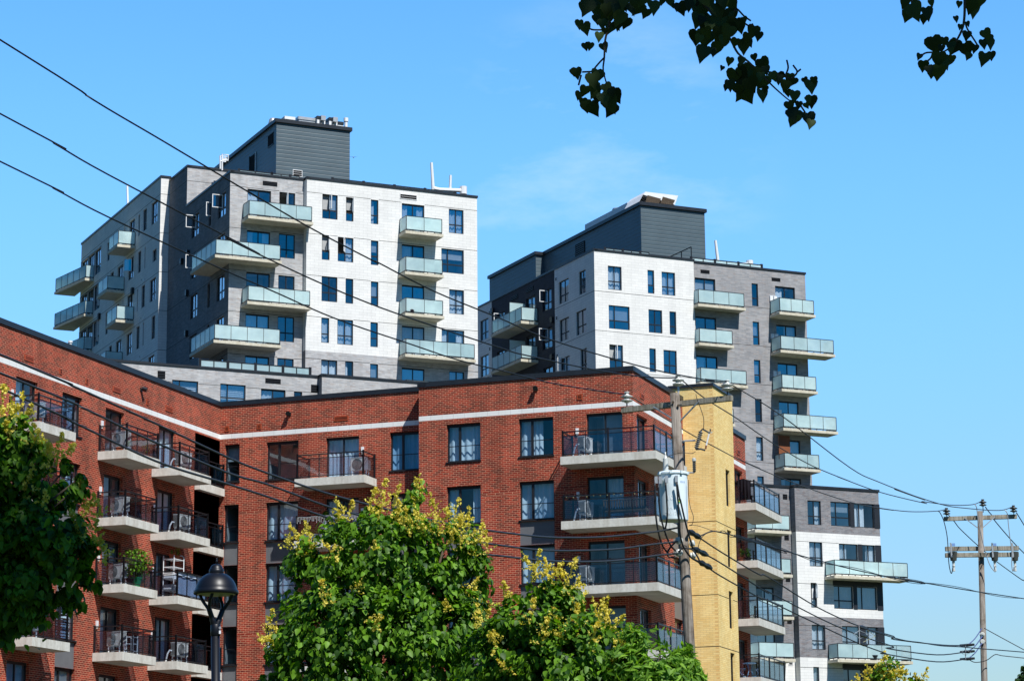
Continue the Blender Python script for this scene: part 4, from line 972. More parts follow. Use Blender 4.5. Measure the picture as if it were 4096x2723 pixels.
def blossoms(name, parent, spots, per=70, ln=.2, bit=.016):
    """feathery panicles of tiny cream flowers"""
    V = []; var = []
    for c, d, s in spots:
        c = np.array(c); d = unit(np.array(d)); m = int(per*s); L = ln*s; nb_ = 13
        ts = np.sort(rng.random(nb_))**1.1; av = unit(np.cross(d, rng.normal(size=(nb_, 3)))*1.0+d*.55)
        j = rng.integers(0, nb_, m); q = rng.random(m)**.7
        p = c+d*(ts[j]*L)[:, None]+av[j]*(q*L*.52*(1.05-ts[j]))[:, None]+rng.normal(size=(m, 3))*L*.028
        p[:m//5] = c+d*(rng.random(m//5)*L*1.05)[:, None]+rng.normal(size=(m//5, 3))*L*.02
        x = unit(rng.normal(size=(m, 3))); y = unit(np.cross(x, rng.normal(size=(m, 3)))); h = bit*rng.uniform(.6, 1.3, m)[:, None]
        V.append(np.stack([p-x*h, p-y*h, p+x*h, p+y*h], axis=1).reshape(-1, 3)); var.extend(np.repeat(rng.random(m)*.7+.3*rng.random(), 4).tolist())
    root = parent
    while root.parent is not None: root = root.parent
    V = np.concatenate(V)-np.array(root.location); n = len(V)//4
    me = bpy.data.meshes.new(name); me.from_pydata(V.tolist(), [], [(4*i, 4*i+1, 4*i+2, 4*i+3) for i in range(n)]); me.materials.append(MT['bloss'])
    at = me.attributes.new('var', 'FLOAT', 'POINT'); at.data.foreach_set('value', np.array(var, dtype=np.float32)); me.update()
    o = bpy.data.objects.new(name, me); COL.objects.link(o); o.parent = parent; return o
def mblob(x, y, r, Y, dy=0):
    c = aty(('M', x, y), Y+dy); return (c, r*(Y+dy)/(FOC*2359/4096))
def trunk_of(t, base, blobs, r0, top=None, nb=26, sub=3, fk=.55):
    mb = MB(); b = Vector(base); cz = min(c.z-r for c, r in blobs)
    cen = sum((c for c, r in blobs), Vector())/len(blobs)
    fork = Vector((b.x*.6+cen.x*.4, b.y*.6+cen.y*.4, max(.9, cz*fk)))
    mb.tube([b-Vector((0, 0, .1)), b+Vector((.03, .02, fork.z*.5)), fork], [r0*1.25, r0, r0*.8], 9, 'bark')
    for c, r in (blobs if nb > 20 else sorted(blobs, key=lambda k: k[0].z-k[1], reverse=True))[:nb]:
        m = fork.lerp(c, .5)+Vector((rnd.uniform(-.12, .12), rnd.uniform(-.12, .12), .12)); q = r0*.45
        mb.tube([fork, m, c], [q, q*.65, q*.32], 6, 'bark')
        for k in range(sub):
            d = Vector((rnd.gauss(0, 1), rnd.gauss(0, 1), rnd.gauss(.3, .8))).normalized(); s = m.lerp(c, rnd.uniform(.4, 1))
            mb.tube([s, s+d*r*.5+Vector((0, 0, .03)), s+d*r*.95], [q*.3, q*.2, q*.07], 4, 'bark')
    return mb.build('trunk', t, smooth=True)
def panicles(blobs, n, up=.35, front=True):
    sp = []; w = np.array([b[1] for b in blobs]); w = w/w.sum()
    while len(sp) < n:
        c, r = blobs[rng.choice(len(blobs), p=w)]
        d = unit(rng.normal(size=3)); 
        if d[2] < up-.35 or (front and d[1] > .35): continue
        p = np.array(c)+d*r*.98
        if any(np.linalg.norm(p-np.array(k))*1.12 < s for k, s in blobs if s != r): continue
        sp.append((p, d*.7+np.array([0, -.1, .55])+rng.normal(size=3)*.25, rng.uniform(.6, 1.25)))
    return sp

def bush(name, label, cat, Y, bl, nleaf, size, kind, base_px, nblos, extra=(), squash=(1, 1, 1), r0=.07, group=None, bl_ln=.27, per=190, bit=.0115, gap=.95, sub=3, nb=26, hang=1.0, fk=.55):
    blobs = [mblob(x, y, r, Y, dy) for x, y, r, dy in bl]
    g = aty(('M', *base_px), Y); base = (g.x, g.y, 0)
    t = thing(name, label, cat, base, group)
    trunk_of(t, base, blobs, r0, sub=sub, nb=nb, fk=fk)
    lb = leaves(None, blobs, nleaf, size, kind, squash, gap=gap, hang=hang); lb.buildleaf('crown', t)
    sp = panicles(blobs, nblos) if nblos else []
    for x, y, s, dy in extra: sp.append((np.array(aty(('M', x, y+10), Y+dy)), np.array([rnd.uniform(-.4, .4), -.15, 1.]), s))
    if sp: blossoms('blossom', t, sp, per, bl_ln, bit)
    return t, blobs
# ------------------------------------------------------------------ balcony belongings
pg = 'plants and pots on the brick balconies'
pot(fL.pt(-11.0, 1.02+17.75-.03, .9)[:2]+(18.75,), .16, .13, 'terra', 'shallow orange pot on the top balcony of the middle column, left corner', group=pg)
pot(fL.pt(-10.6, 0, 1.1)[:2]+(18.75,), .10, .2, 'whitep', 'small white pot with a green sprout on the top balcony of the middle column', 'leafn', .22, pg, 30)
pot(fL.pt(-9.0, 0, 1.12)[:2]+(18.75,), .13, .22, 'vent', 'red pot with spiky plant on the top balcony of the middle column', 'leafn', .5, pg, 40)
pot(fL.pt(-9.6, 0, 1.05)[:2]+(13.25,), .22, .42, 'greenp', 'tall bushy plant in a bright green bucket on a brick balcony', 'leaf', 1.15, pg, 260)
pot(fL.pt(-9.05, 0, 1.0)[:2]+(13.25,), .20, .36, 'terra', 'leafy plant in a pinkish clay pot right of the green bucket', 'leaf', 1.2, pg, 220)
pot(fL.pt(-10.2, 0, 1.05)[:2]+(13.25,), .17, .3, 'cloth', 'thin stemmed plant in dark pot left of the green bucket', 'leaf', 1.1, pg, 140)
p0 = fL.pt(-5.35, 13.22, .75); sh = thing('plant_shelf', 'white metal shelf rack of pots and boxes on a brick balcony beside a white banner', 'shelf', p0)
mb = MB()
for u in (-6.1, -5.2):
    for d in (.45, .95): mb.tube([fL.pt(u, 13.22, d), fL.pt(u, 15.0, d)], .02, 6, 'whitep')
mb.tube([fL.pt(-5.2, 15.0, .45), fL.pt(-5.2, 15.08, .55), fL.pt(-5.2, 15.08, .85), fL.pt(-5.2, 15.0, .95)], .02, 6, 'whitep'); mb.build('rack_frame', sh)
for k, z in enumerate((13.5, 14.0, 14.5, 14.85)):
    mb = MB(); mb.fbox(fL, -6.1, -5.2, z, z+.025, .45, .95, 'whitep'); mb.build('shelf', sh)
for k, (u, z, w) in enumerate(((-5.95, 13.53, .4), (-5.95, 14.03, .42), (-5.5, 14.03, .3))):
    mb = MB(); mb.prism([fL.pt(u-w/2, 0, .5)[:2], fL.pt(u+w/2, 0, .5)[:2], fL.pt(u+w/2, 0, .9)[:2], fL.pt(u-w/2, 0, .9)[:2]], z, z+.2, 'whitep')
    mb.fbox(fL, u-w/2-.02, u+w/2+.02, z+.2, z+.225, .48, .92, 'whitep'); o = mb.build('storage_box', None); q = fL.pt(u, z, .7); recentre(o, q); tag(o, ['white plastic box on the lowest shelf of the balcony rack', 'wide white plastic box on the middle shelf of the balcony rack', 'small white tub right of the wide box on the middle shelf'][k], 'box')
pot(fL.pt(-5.9, 14.875, .72), .11, .2, 'terra', 'orange clay pot on top of the white rack, left one', 'leafn', .2, pg, 22)
pot(fL.pt(-5.4, 14.875, .72), .12, .2, 'terra', 'orange clay pot with a larger green plant on top of the white rack, right one', 'leafn', .35, pg, 44)
pot(fL.pt(-5.45, 13.525, .72), .13, .14, 'terra', 'orange bowl on the lowest shelf of the white rack', None, group=pg)
mb = MB(); f = fL; n = 22; vs = []
for i in range(n+1):
    u = -6.4+2.7*i/n; dd = 1.255+.012*math.sin(u*9)
    for z in (13.30, 13.75, 14.0, 14.28): vs.append(f.pt(u, z+.02*math.sin(u*3), dd))
fs = [(4*i+j, 4*i+4+j, 4*i+5+j, 4*i+1+j) for i in range(n) for j in range(3)]; mb.mesh(vs, fs, 'bluefab')
o = mb.build('privacy_cloth', None, smooth=True); recentre(o, f.pt(-5, 13.3, 1.25)); tag(o, 'pale bluish white cloth tied along the inside of a brick balcony railing', 'cloth')
# side balconies right of the stair tower
mb = MB(); n = 30; vs = []
for i in range(n+1):
    t = i/n; dd = .15+1.12*t; u = 14.8+.06+.02*math.sin(dd*38)
    for z in (18.95, 19.3, 19.7, 19.93): vs.append(fS.pt(u-.05*math.sin(z*3+dd*5), z+(.0 if z < 19 else .04*math.sin(dd*9)), dd))
mb.mesh(vs, [(4*i+j, 4*i+4+j, 4*i+5+j, 4*i+1+j) for i in range(n) for j in range(3)], 'cloth'); o = mb.build('blanket', None, smooth=True); recentre(o, fS.pt(14.8, 18.95, .7)); tag(o, 'dark blanket hung over the railing of the top balcony right of the yellow tower', 'blanket')
pot(fS.pt(15.15, 16.04, .6), .14, .2, 'terra', 'leafy plant in clay pot, second highest balcony right of the yellow tower', 'leaf', .45, pg, 60)
pot(fS.pt(15.15, 16.04, .95), .15, .18, 'cloth', 'leafy plant in dark bowl, second highest balcony right of the yellow tower', 'leaf', .4, pg, 60)
tb = thing('bistro_table', 'pale blue metal bistro table on the lowest balcony right of the yellow tower', 'table', fS.pt(15.6, 10.54, .75))
mb = MB(); mb.lathe([(0, .70), (.33, .70), (.33, .725), (0, .725)], fS.pt(15.6, 10.54, .75), 20, 'bluepl'); mb.build('table_top', tb)
for k in range(3): mb = MB(); a = k*2.09; c = fS.pt(15.6, 10.54, .75); mb.tube([(c[0]+.28*math.cos(a), c[1]+.28*math.sin(a), c[2]), (c[0]+.06*math.cos(a), c[1]+.06*math.sin(a), c[2]+.4), (c[0]+.2*math.cos(a), c[1]+.2*math.sin(a), c[2]+.7)], .014, 6, 'bluepl'); mb.build('leg', tb)
for k, (u, d, s, lab) in enumerate(((15.3, .42, -1, 'pale blue folding chair left of the bistro table'), (15.9, 1.15, 1, 'pale blue folding chair right of the bistro table'))):
    c = thing('folding_chair', lab, 'chair', fS.pt(u, 10.54, d)); mb = MB(); mb.fbox(fS, u-.19, u+.19, 10.98, 11.0, d-.18, d+.18, 'bluepl'); mb.build('seat', c)
    mb = MB(); bk = d+s*.2
    for z in (11.15, 11.28, 11.4): mb.fbox(fS, u-.18, u+.18, z, z+.06, bk-.008+s*.05*(z-11), bk+.008+s*.05*(z-11), 'bluepl')
    mb.build('backrest', c)
    for uu in (-.18, .18):
        for k2 in (-1, 1): mb = MB(); mb.tube([fS.pt(u+uu, 10.54, d+k2*.2), fS.pt(u+uu, 11.0, d-k2*.16)]+([fS.pt(u+uu, 11.47, d+s*.24)] if k2 == -s else []), .012, 5, 'bluepl'); mb.build('leg', c)
# bench and planter seen through glass railings
bn = thing('wicker_bench', 'dark wicker bench behind the glass railing of the second highest corner balcony', 'bench', fF1.pt(-.3, 16.05, .75))
mb = MB(); mb.fbox(fF1, -1.1, .75, 16.4, 16.5, .45, 1.05, 'bark'); mb.build('seat', bn); mb = MB()
for i in range(16): mb.fbox(fF1, -1.08+i*.115, -1.03+i*.115, 16.5, 16.86, 1.0, 1.04, 'bark')
mb.fbox(fF1, -1.1, .75, 16.86, 16.9, .99, 1.05, 'bark'); mb.build('backrest', bn)
for u in (-1.07, .71):
    for d in (.47, 1.03): mb = MB(); mb.fbox(fF1, u-.025, u+.025, 16.05, 16.4, d-.02, d+.02, 'bark'); mb.build('leg', bn)
pl = thing('planter_box', 'white planter trough with trailing greenery on the balcony behind the central tree', 'planter', fF2.pt(-15.0, 15.99, 1.1)); mb = MB(); mb.fbox(fF2, -15.35, -14.45, 15.99, 16.25, .95, 1.2, 'whitep'); mb.fbox(fF2, -15.38, -14.42, 16.25, 16.28, .93, 1.22, 'whitep'); mb.build('trough', pl)
g = MB(); leaves(g, [(Vector(fF2.pt(-15.1+.25*i, 16.4, 1.08)), .16) for i in range(4)], 160, .1, 'leaf'); g.buildleaf('foliage', pl)
pot(fF2.pt(-14.4, 16.7, .55), .14, .2, 'whitep', 'bushy plant in white pot high on a stand on the balcony behind the central tree', 'leaf', .45, pg, 90)
mb = MB(); mb.fbox(fF2, -14.55, -14.25, 15.99, 16.69, .4, .7, 'whitep'); mb.fbox(fF2, -14.58, -14.22, 16.67, 16.699, .37, .73, 'whitep'); o = mb.build('plant_stand', None); recentre(o, fF2.pt(-14.4, 15.99, .55)); tag(o, 'white box stand under a bushy plant on the balcony behind the central tree', 'stand')
lt = MB()
for f, a, b, d, z in ((fF2, -15.4, -12.3, 1.36, 17.02),):
    lt.tube([f.pt(a+(b-a)*i/30, z+.02*math.sin(i), d) for i in range(31)], .006, 4, 'whitep')
    for i in range(44):
        u = a+(b-a)*i/43; L = rnd.choice([.08, .16, .24]); lt.tube([f.pt(u, z, d), f.pt(u, z-L, d)], .006, 4, 'whitep'); lt.lathe([(0, 0), (.014, .015), (0, .045)], f.pt(u, z-L-.03, d), 5, 'whitep')
o = lt.build('icicle_lights', None); recentre(o, fF2.pt(-15.4, 17, 1.36)); tag(o, 'white icicle string lights along the balcony railing behind the central tree', 'string lights')
lt = MB(); f = fF1; lt.tube([f.pt(-2.7+4*i/40, 17.17-.05*abs(math.sin(i*.45)), 1.34) for i in range(41)], .008, 4, 'black')
for i in range(1, 40, 3): lt.lathe([(0, 0), (.022, .02), (.012, .05), (0, .06)], f.pt(-2.7+4*i/40, 17.06-.05*abs(math.sin(i*.45)), 1.34), 6, 'lens')
o = lt.build('bulb_lights', None); recentre(o, f.pt(-2.7, 17.1, 1.34)); tag(o, 'string of small bulbs along the second highest corner balcony railing', 'string lights')
q = F3.f.pt(*F3.f.hit(b4(462, 790), .75), .75); ac_unit(q[:2]+(F3.f.hit(b4(607, 826), 1.3)[1],), AT+180, 'pale air conditioner behind frosted glass at the right end of the white block balcony', .1, None)
q = F3.f.hit(('H6', 1060, 255), 1.05); pot(F3.f.pt(q[0], F3.f.hit(e4(480, 1441), 1.3)[1], 1.0), .30, .36, 'cap', 'wide dark flower pot behind frosted glass on the lowest right balcony')

# a few things on the tower balconies
def chair(p, az, label, mat='whitep'):
    c = thing('balcony_chair', label, 'chair', p, 'loose balcony chairs'); f = Face((p[0], p[1]), az); z = p[2]
    mb = MB(); mb.fbox(f, -.27, .27, z+.381, z+.45, -.27, .27, mat); mb.build('seat', c); mb = MB(); mb.fbox(f, -.27, .27, z+.45, z+.95, -.29, -.22, mat); mb.build('backrest', c)
    for u in (-.25, .25):
        for d in (-.25, .25): mb = MB(); mb.fbox(f, u-.025, u+.025, z, z+.38, d-.025, d+.025, mat); mb.build('leg', c)
c_ = fL.pt(-1.1, 15.98, -.35); chair(c_, AB+60, 'white chair in the corner loggia, second row from the top'); bpy.context.view_layer.update()
rk = thing('crate_rack', 'small white open rack beside the air conditioner on the fourth brick balcony', 'rack', fL.pt(-9.75, 10.49, 1.0)); mb = MB()
for u in (-9.95, -9.55):
    for d in (.85, 1.15): mb.fbox(fL, u-.02, u+.02, 10.49, 11.25, d-.02, d+.02, 'whitep')
mb.build('frame', rk)
for z in (10.62, 10.92, 11.2): mb = MB(); mb.fbox(fL, -9.925, -9.575, z, z+.025, .875, 1.125, 'whitep'); mb.build('shelf', rk)
def bz(f, q, d): return f.hit(q, d)[1]
zA = bz(G.f, a4(862, 448), 1.3); chair(G.f.pt(8.0, zA, .6), AT+100, 'white chair on the top balcony of the white front, left tower')
zB = bz(G.f, a4(860, 1262), 1.3); chair(G.f.pt(11.2, zB, .6), AT+70, 'dark chair on the long lower balcony of the white front, left tower', 'cap'); chair(E.f.pt(-2.2, z4, .6), AT+90, 'dark chair on the lower corner balcony of the left tower', 'cap')
chair(E.f.pt(-1.7, bz(E.f, a3(707, 992), 1.35), .6), AT+80, 'white chair on the top balcony of the grey front, left tower')
for q, lab, k, h in ((b2(890, 925), 'leafy green plant on the third right hand balcony of the grey tower', 'leaf', .4), (b2(890, 1182), 'yellowish plant on the fourth right hand balcony of the grey tower', 'leafn', .6), (b2(790, 1440), 'tall green plant on the lowest right hand balcony of the grey tower', 'leaf', .6)):
    u, z = R2.f.hit(q, 1.0); pot(R2.f.pt(u, z-.02, 1.0), .16, .26, 'terra', lab, k, h, 'plants on the tower balconies', 90)
for r, (x, y) in enumerate(((642, 322), (650, 572), (666, 817), (672, 1072))):
    for du in (-.12, .22): u, z = R2.f.hit(b2(x, y)); mb = MB(); mb.fbox(R2.f, u+du-.13, u+du+.13, z-.2, z+.2, .001, .12, 'whitep'); mb.fbox(R2.f, u+du-.09, u+du+.09, z-.28, z-.2, .01, .09, 'ac'); mb.build('outlet_box', t2)
u, z = G.f.hit(a4(905, 990), 1.2); mb = MB(); mb.lathe([(0, 0), (.2, .03), (.24, .16), (.12, .3), (0, .33)], G.f.pt(u, z, 1.05), 10, 'cloth'); mb.tube([G.f.pt(u, z+.2, 1.05), G.f.pt(u+.22, z+.4, 1.05)], [.1, .05], 6, 'cloth'); o = mb.build('folded_cushion', None); recentre(o, G.f.pt(u, z, 1.05)); tag(o, 'small dark bundle on the slab edge of the third balcony, white front of left tower', 'cushion')

# ------------------------------------------------------------------ roof things
def rooft(name, label, cat, p, fn, group=None):
    t = thing(name, label, cat, p, group); fn(t); return t
def davit(g, b, H, qv0, qv1, qh1, label, extra=None):
    f = g.front(b); a = f.hit(qv0); c = f.hit(qv1); e = f.hit(qh1)
    t = thing('roof_davit', label, 'davit', f.pt(c[0], H))
    mb = MB(); mb.tube([f.pt(c[0], H-.2), f.pt(c[0], c[1]), f.pt(*a)], [.13, .13, .1], 8, 'whitep'); mb.build('mast', t)
    mb = MB(); mb.tube([f.pt(c[0], c[1]), f.pt(c[0]+.5, c[1]-.03), f.pt(*e)], [.17, .13, .15], 8, 'whitep'); mb.lathe([(0, -.3), (.26, -.26), (.26, .3), (0, .34)], f.pt(e[0], e[1]), 10, 'whitep'); mb.build('boom', t)
    if extra:
        p, q = f.hit(extra[0]), f.hit(extra[1]); mb = MB(); mb.tube([f.pt(*q), f.pt(*p)], .09, 6, 'whitep'); mb.build('post', t)
davit(T1, 1.6, H1-.25, ('M', 994, 375), a4(1043, 172), a4(1243, 187), 'white L shaped roof davit with two uprights on the left tower', (a4(1159, 85), a4(1156, 178)))
davit(T2, 2.2, H2-.25, ('H3', 552, 55), ('H3', 600, 462), ('H3', 1175, 490), 'white L shaped roof davit with a thick boom on the right tower')
f = T1.front(9); p, q = f.hit(a3(455, 545)), f.hit(a3(455, 405)); t = thing('roof_antenna', 'white square loop antenna beside the left penthouse', 'antenna', f.pt(p[0], H1))
mb = MB()
def px3(x, y): u, z = f.hit(a3(x, y)); return f.pt(u, z)
for pts in (((455, 560), (455, 405), (513, 412), (511, 465), (455, 460)), ((437, 545), (435, 420), (490, 428), (488, 478), (437, 470)), ((455, 445), (500, 450))): mb.tube([px3(*k) for k in pts], .06, 5, 'whitep')
mb.build('loops', t)
mb = MB(); f = T1.left(-4.5); p, q = f.hit(('A1', 1186, 950)), f.hit(('A1', 1173, 795)); mb.tube([f.pt(p[0], p[1]-1.2), f.pt(*q)], [.1, .08], 6, 'whitep'); o = mb.build('roof_mast', None); recentre(o, f.pt(p[0], p[1]-1.2)); tag(o, 'thin white mast on the left edge of the white flank roof', 'mast')
mb = MB(); f = Face(fL.pt(0, 0, -2)[:2], AB+90); p, q = f.hit(('E6', 1258, 625)), f.hit(('E6', 1258, 540)); mb.tube([f.pt(p[0], HB-.25), f.pt(*q)], [.07, .07], 8, 'whitep'); mb.lathe([(.1, 0), (.1, .08), (0, .1)], f.pt(*q), 8, 'whitep'); o = mb.build('vent_pipe', None); recentre(o, f.pt(p[0], HB-.25)); tag(o, 'short white vent pipe on the red brick roof', 'pipe')
# left penthouse roof
fr = T1.front(bP+1.0)
def P1(x, y, d=0): u, z = fr.hit(a3(x, y)); return fr.pt(u, z, d)
def cyl(name, label, cat, q, prof, mat, n=16):
    t = MB(); t.lathe(prof, q, n, mat); o = t.build(name, None, smooth=False); recentre(o, q); tag(o, label, cat)
u, z = T1.front(bP+2.2).hit(a3(942, 120)); q = T1.front(bP+2.2).pt(u, zP-.1)
cyl('exhaust_cowl', 'shiny conical exhaust cowl on the corner of the left penthouse', 'exhaust', q, [(.22, 0), (.22, .12), (.42, .14), (.40, .2), (.25, .84), (.18, .93), (0, .94)], 'steel')
def boxthing(name, label, cat, corners, z0, z1, mat, capm=None, parts=()):
    t = thing(name, label, cat, (*corners[0], z0)); mb = MB(); mb.prism(corners, z0, z1, mat); mb.build('casing', t)
    if capm:
        c = sum((Vector(k) for k in corners), Vector((0, 0)))/len(corners); big = [tuple(c+(Vector(k)-c)*1.08) for k in corners]; mb = MB(); mb.prism(big, z1+.002, z1+.22, capm); mb.build('cap', t)
    for nm, fn in parts: mb = MB(); fn(mb); mb.build(nm, t)
    return t
def rg(g, x0, x1, y, b0, b1, z='A3'):
    f = g.front(b0); a, c = f.hit((z, x0, y))[0], f.hit((z, x1, y))[0]; return [g.P(a, b0), g.P(c, b0), g.P(c, b1), g.P(a, b1)]
zr = zP-.1
def top_of(g, b, q): return g.front(b).hit(q)[1]
boxthing('roof_hatch', 'low white roof hatch on the left penthouse', 'hatch', rg(T1, 1060, 1155, 75, bP+1, bP+2.2), zr, top_of(T1, bP+1, a3(1060, 64)), 'whitep', 'whitep')
boxthing('roof_duct', 'long pale duct housing on the left penthouse', 'duct', rg(T1, 1195, 1372, 90, bP+1.2, bP+2.4), zr, top_of(T1, bP+1.2, a3(1240, 72)), 'steel', 'steel')
for x0, x1, yt, lab in ((1372, 1450, 66, 'white box chimney with dark cap, left of the pair'), (1488, 1567, 80, 'white box chimney with dark cap, right of the pair')):
    zt = top_of(T1, bP+1, a3(x0, yt)); boxthing('box_chimney', lab+' on the left penthouse', 'chimney', rg(T1, x0, x1, 90, bP+.9, bP+2.0), zr, zt, 'whitep', 'cap',
      [('junction_box', lambda m, x0=x0, x1=x1: (m.fbox(fr, fr.hit(a3((x0+x1)/2-6, 80))[0]-.1, fr.hit(a3((x0+x1)/2-6, 80))[0]+.25, zr+.75, zr+1.1, .15, .4, 'steel'), m.tube([fr.pt(fr.hit(a3((x0+x1)/2-8, 80))[0], zr+.8, .2), fr.pt(fr.hit(a3((x0+x1)/2-10, 80))[0]-.05, zr, .2)], .07, 6, 'acg')))])
boxthing('box_chimney', 'lower white box beside the right hand chimney of the left penthouse', 'chimney', rg(T1, 1570, 1625, 120, bP+.9, bP+2.0), zr, top_of(T1, bP+.9, a3(1590, 118)), 'whitep', 'cap')
u = fr.hit(a3(1650, 100))[0]; cyl('vent_pipe', 'thin white vent pipe at the right end of the left penthouse roof', 'pipe', fr.pt(u, zr), [(.12, 0), (.12, .95), (.17, .98), (.17, 1.25), (0, 1.3)], 'whitep')
fl_ = T1.left(aP+.9); ua, ub = fl_.hit(a3(905, 150))[0], fl_.hit(a3(690, 330))[0]
zc = fl_.hit(a3(880, 132))[1]
boxthing('rooftop_unit', 'long grey rooftop air handling unit along the left penthouse edge', 'ventilation unit', [fl_.pt(ua, 0)[:2], fl_.pt(ub, 0)[:2], fl_.pt(ub, 0, -1.6)[:2], fl_.pt(ua, 0, -1.6)[:2]], zr, max(zr+.6, min(zc, zr+1.6)), 'steel', None,
  [('louvre', lambda m: m.fbox(fl_, ub+2.0, ub+5.0, zr+.35, zr+1.1, .002, .03, 'ventdark')), ('panel', lambda m: [m.fbox(fl_, ua-3-1.6*i, ua-1.8-1.6*i, zr+.35, zr+1.15, .002, .02, 'acg') for i in range(3)])])
# right penthouse roof
fh = T2.front(5.9); zr2 = zP2-.1
def hood(m):
    P = [fh.hit(b1(*k)) for k in ((1332, 150), (1370, 80), (1388, 58), (1637, 88), (1612, 158))]
    fa, fb_ = [fh.pt(u, z, .25) for u, z in P], [fh.pt(u, z, -2.2) for u, z in P]
    m.face(fa[1:], 'whitep'); m.face(fb_[::-1], 'whitep')
    for i in range(5): j = (i+1) % 5; m.face([fa[i], fb_[i], fb_[j], fa[j]], 'whitep')
    for x0, x1 in ((1395, 1500), (1512, 1608)):
        q = [fh.hit(b1(*k)) for k in ((x0-12, 148), (x1-12, 158), (x1+6, 102+(x1-1400)*.1), (x0+8, 85+(x0-1400)*.1))]; m.face([fh.pt(u, z, .262) for u, z in q], 'bark')
t = thing('intake_hood', 'big white slanted intake hood with brown mesh openings on the right penthouse', 'hood', fh.pt(fh.hit(b1(1480, 150))[0], zr2)); mb = MB(); hood(mb); mb.build('hood', t)
f4 = T2.left(fh.hit(b1(1370, 150))[0]); 
boxthing('roof_duct', 'long white duct running behind the slanted intake hood', 'duct', [f4.pt(-8.2, 0)[:2], f4.pt(-15.5, 0)[:2], f4.pt(-15.5, 0, -1.3)[:2], f4.pt(-8.2, 0, -1.3)[:2]], zr2, zr2+1.05, 'whitep', None)
f5 = T2.left(fh.hit(b1(1362, 150))[0]+.3); u, z = f5.hit(b1(1205, 190)); mb = MB(); mb.tube([f5.pt(u, zr2), f5.pt(u, zr2+.75), f5.pt(u-.3, zr2+1.0), f5.pt(u-.9, zr2+1.05)], [.16, .16, .17, .24], 8, 'steel'); o = mb.build('gooseneck_vent', None, smooth=True); recentre(o, f5.pt(u, zr2)); tag(o, 'small gooseneck vent at the left end of the right penthouse duct', 'vent')
u, z = T2.front(.9).hit(e3(1436, 130)); mb = MB(); mb.lathe([(.1, 0), (.1, .14), (.06, .2), (.02, .3), (0, .3)], T2.front(.9).pt(u, H2), 8, 'vent'); o = mb.build('roof_beacon', None); recentre(o, T2.front(.9).pt(u, H2)); tag(o, 'tiny red cap on the parapet of the white front of the right tower', 'beacon')
# ------------------------------------------------------------------ utility poles, transformer, wires
def d1(x, y): return ('D1', x, y)
def g2(x, y): return ('G2', x, y)
def g3(x, y): return ('G3', x, y)
Y1 = 50.0; Y2 = 80.0
def smooth_pts(P, n=5):
    P = [Vector(p) for p in P]
    if len(P) < 3: return [P[0].lerp(P[-1], i/8) for i in range(9)]
    out_ = []
    for i in range(len(P)-1):
        a, b = P[i], P[i+1]; m0 = (b-P[i-1])*.5 if i > 0 else b-a; m1 = (P[i+2]-a)*.5 if i+2 < len(P) else b-a
        for k in range(n):
            t = k/n; out_.append(a*(2*t**3-3*t**2+1)+m0*(t**3-2*t**2+t)+b*(-2*t**3+3*t**2)+m1*(t**3-t**2))
    out_.append(P[-1]); return out_
def insulator(mb, p, s=1., k='porc', pin=.16):
    mb.tube([(p[0], p[1], p[2]-pin*s), (p[0], p[1], p[2]+.02)], .014*s, 6, 'porcd')
    mb.lathe([(0, 0), (.045, 0), (.06, .02), (.115, .03), (.122, .045), (.06, .075), (.05, .09), (.07, .105), (.118, .115), (.125, .13), (.065, .16), (.04, .175), (.04, .2), (.055, .21), (.055, .225), (0, .23)][::1] if s == 1 else [(r*s, z*s) for r, z in [(0, 0), (.045, 0), (.06, .02), (.115, .03), (.122, .045), (.06, .075), (.05, .09), (.07, .105), (.118, .115), (.125, .13), (.065, .16), (.04, .175), (.04, .2), (0, .21)]], p, 16, k)
top1 = aty(d1(600, 178), Y1); low1 = aty(e7(100, 1390), Y1); dv = (low1-top1)/(low1.z-top1.z)
g1 = top1+dv*(0-top1.z); up1 = (top1-g1).normalized()
pole1 = thing('utility_pole', 'weathered wooden utility pole carrying a grey transformer in front of the yellow tower', 'utility pole', (g1.x, g1.y, 0))
mb = MB(); mb.tube([g1+up1*(-.2), g1+up1*3, g1+up1*6, top1], [.135, .122, .11, .098], 18, 'wood'); mb.build('pole', pole1, smooth=True)
def at_pole(z): return g1+dv*z
aL = aty(d1(95, 340), Y1+.82); aR = aty(('B2', 376, 976), Y1-.48); aC = at_pole(aty(d1(600, 285), Y1).z)
mb = MB(); t_ = (aR-aL).normalized(); n_ = Vector((t_.y, -t_.x, 0)).normalized(); w_ = .055
mb.hexa([p+n_*a+Vector((0, 0, b)) for b in (-w_, w_) for p, a in ((aL, w_), (aR, w_), (aR, -w_), (aL, -w_))], 'wood2'); mb.build('crossarm', pole1)
for q0, q1, Ya in ((d1(395, 305), d1(570, 415), Y1+.25), (d1(835, 252), d1(655, 440), Y1-.3)):
    mb = MB(); mb.tube([aty(q0, Ya), aty(q1, Y1-.05)], .018, 4, 'steel'); mb.build('brace', pole1)
iL = aL+t_*.11+Vector((0, 0, .15)); iR = aR-t_*.10+Vector((0, 0, .15)); iC = aty(d1(635, 108), Y1)
for p in (iL, iR, iC): mb = MB(); insulator(mb, p); mb.build('insulator', pole1, smooth=True)
mb = MB(); mb.tube([iC+Vector((0, 0, -.62)), iC], .02, 6, 'steel'); mb.tube([at_pole(top1.z-.25)+Vector((-.15, -.05, 0)), at_pole(top1.z-.25)+Vector((.13, -.05, .01))], .016, 6, 'porcd'); mb.build('pin', pole1)
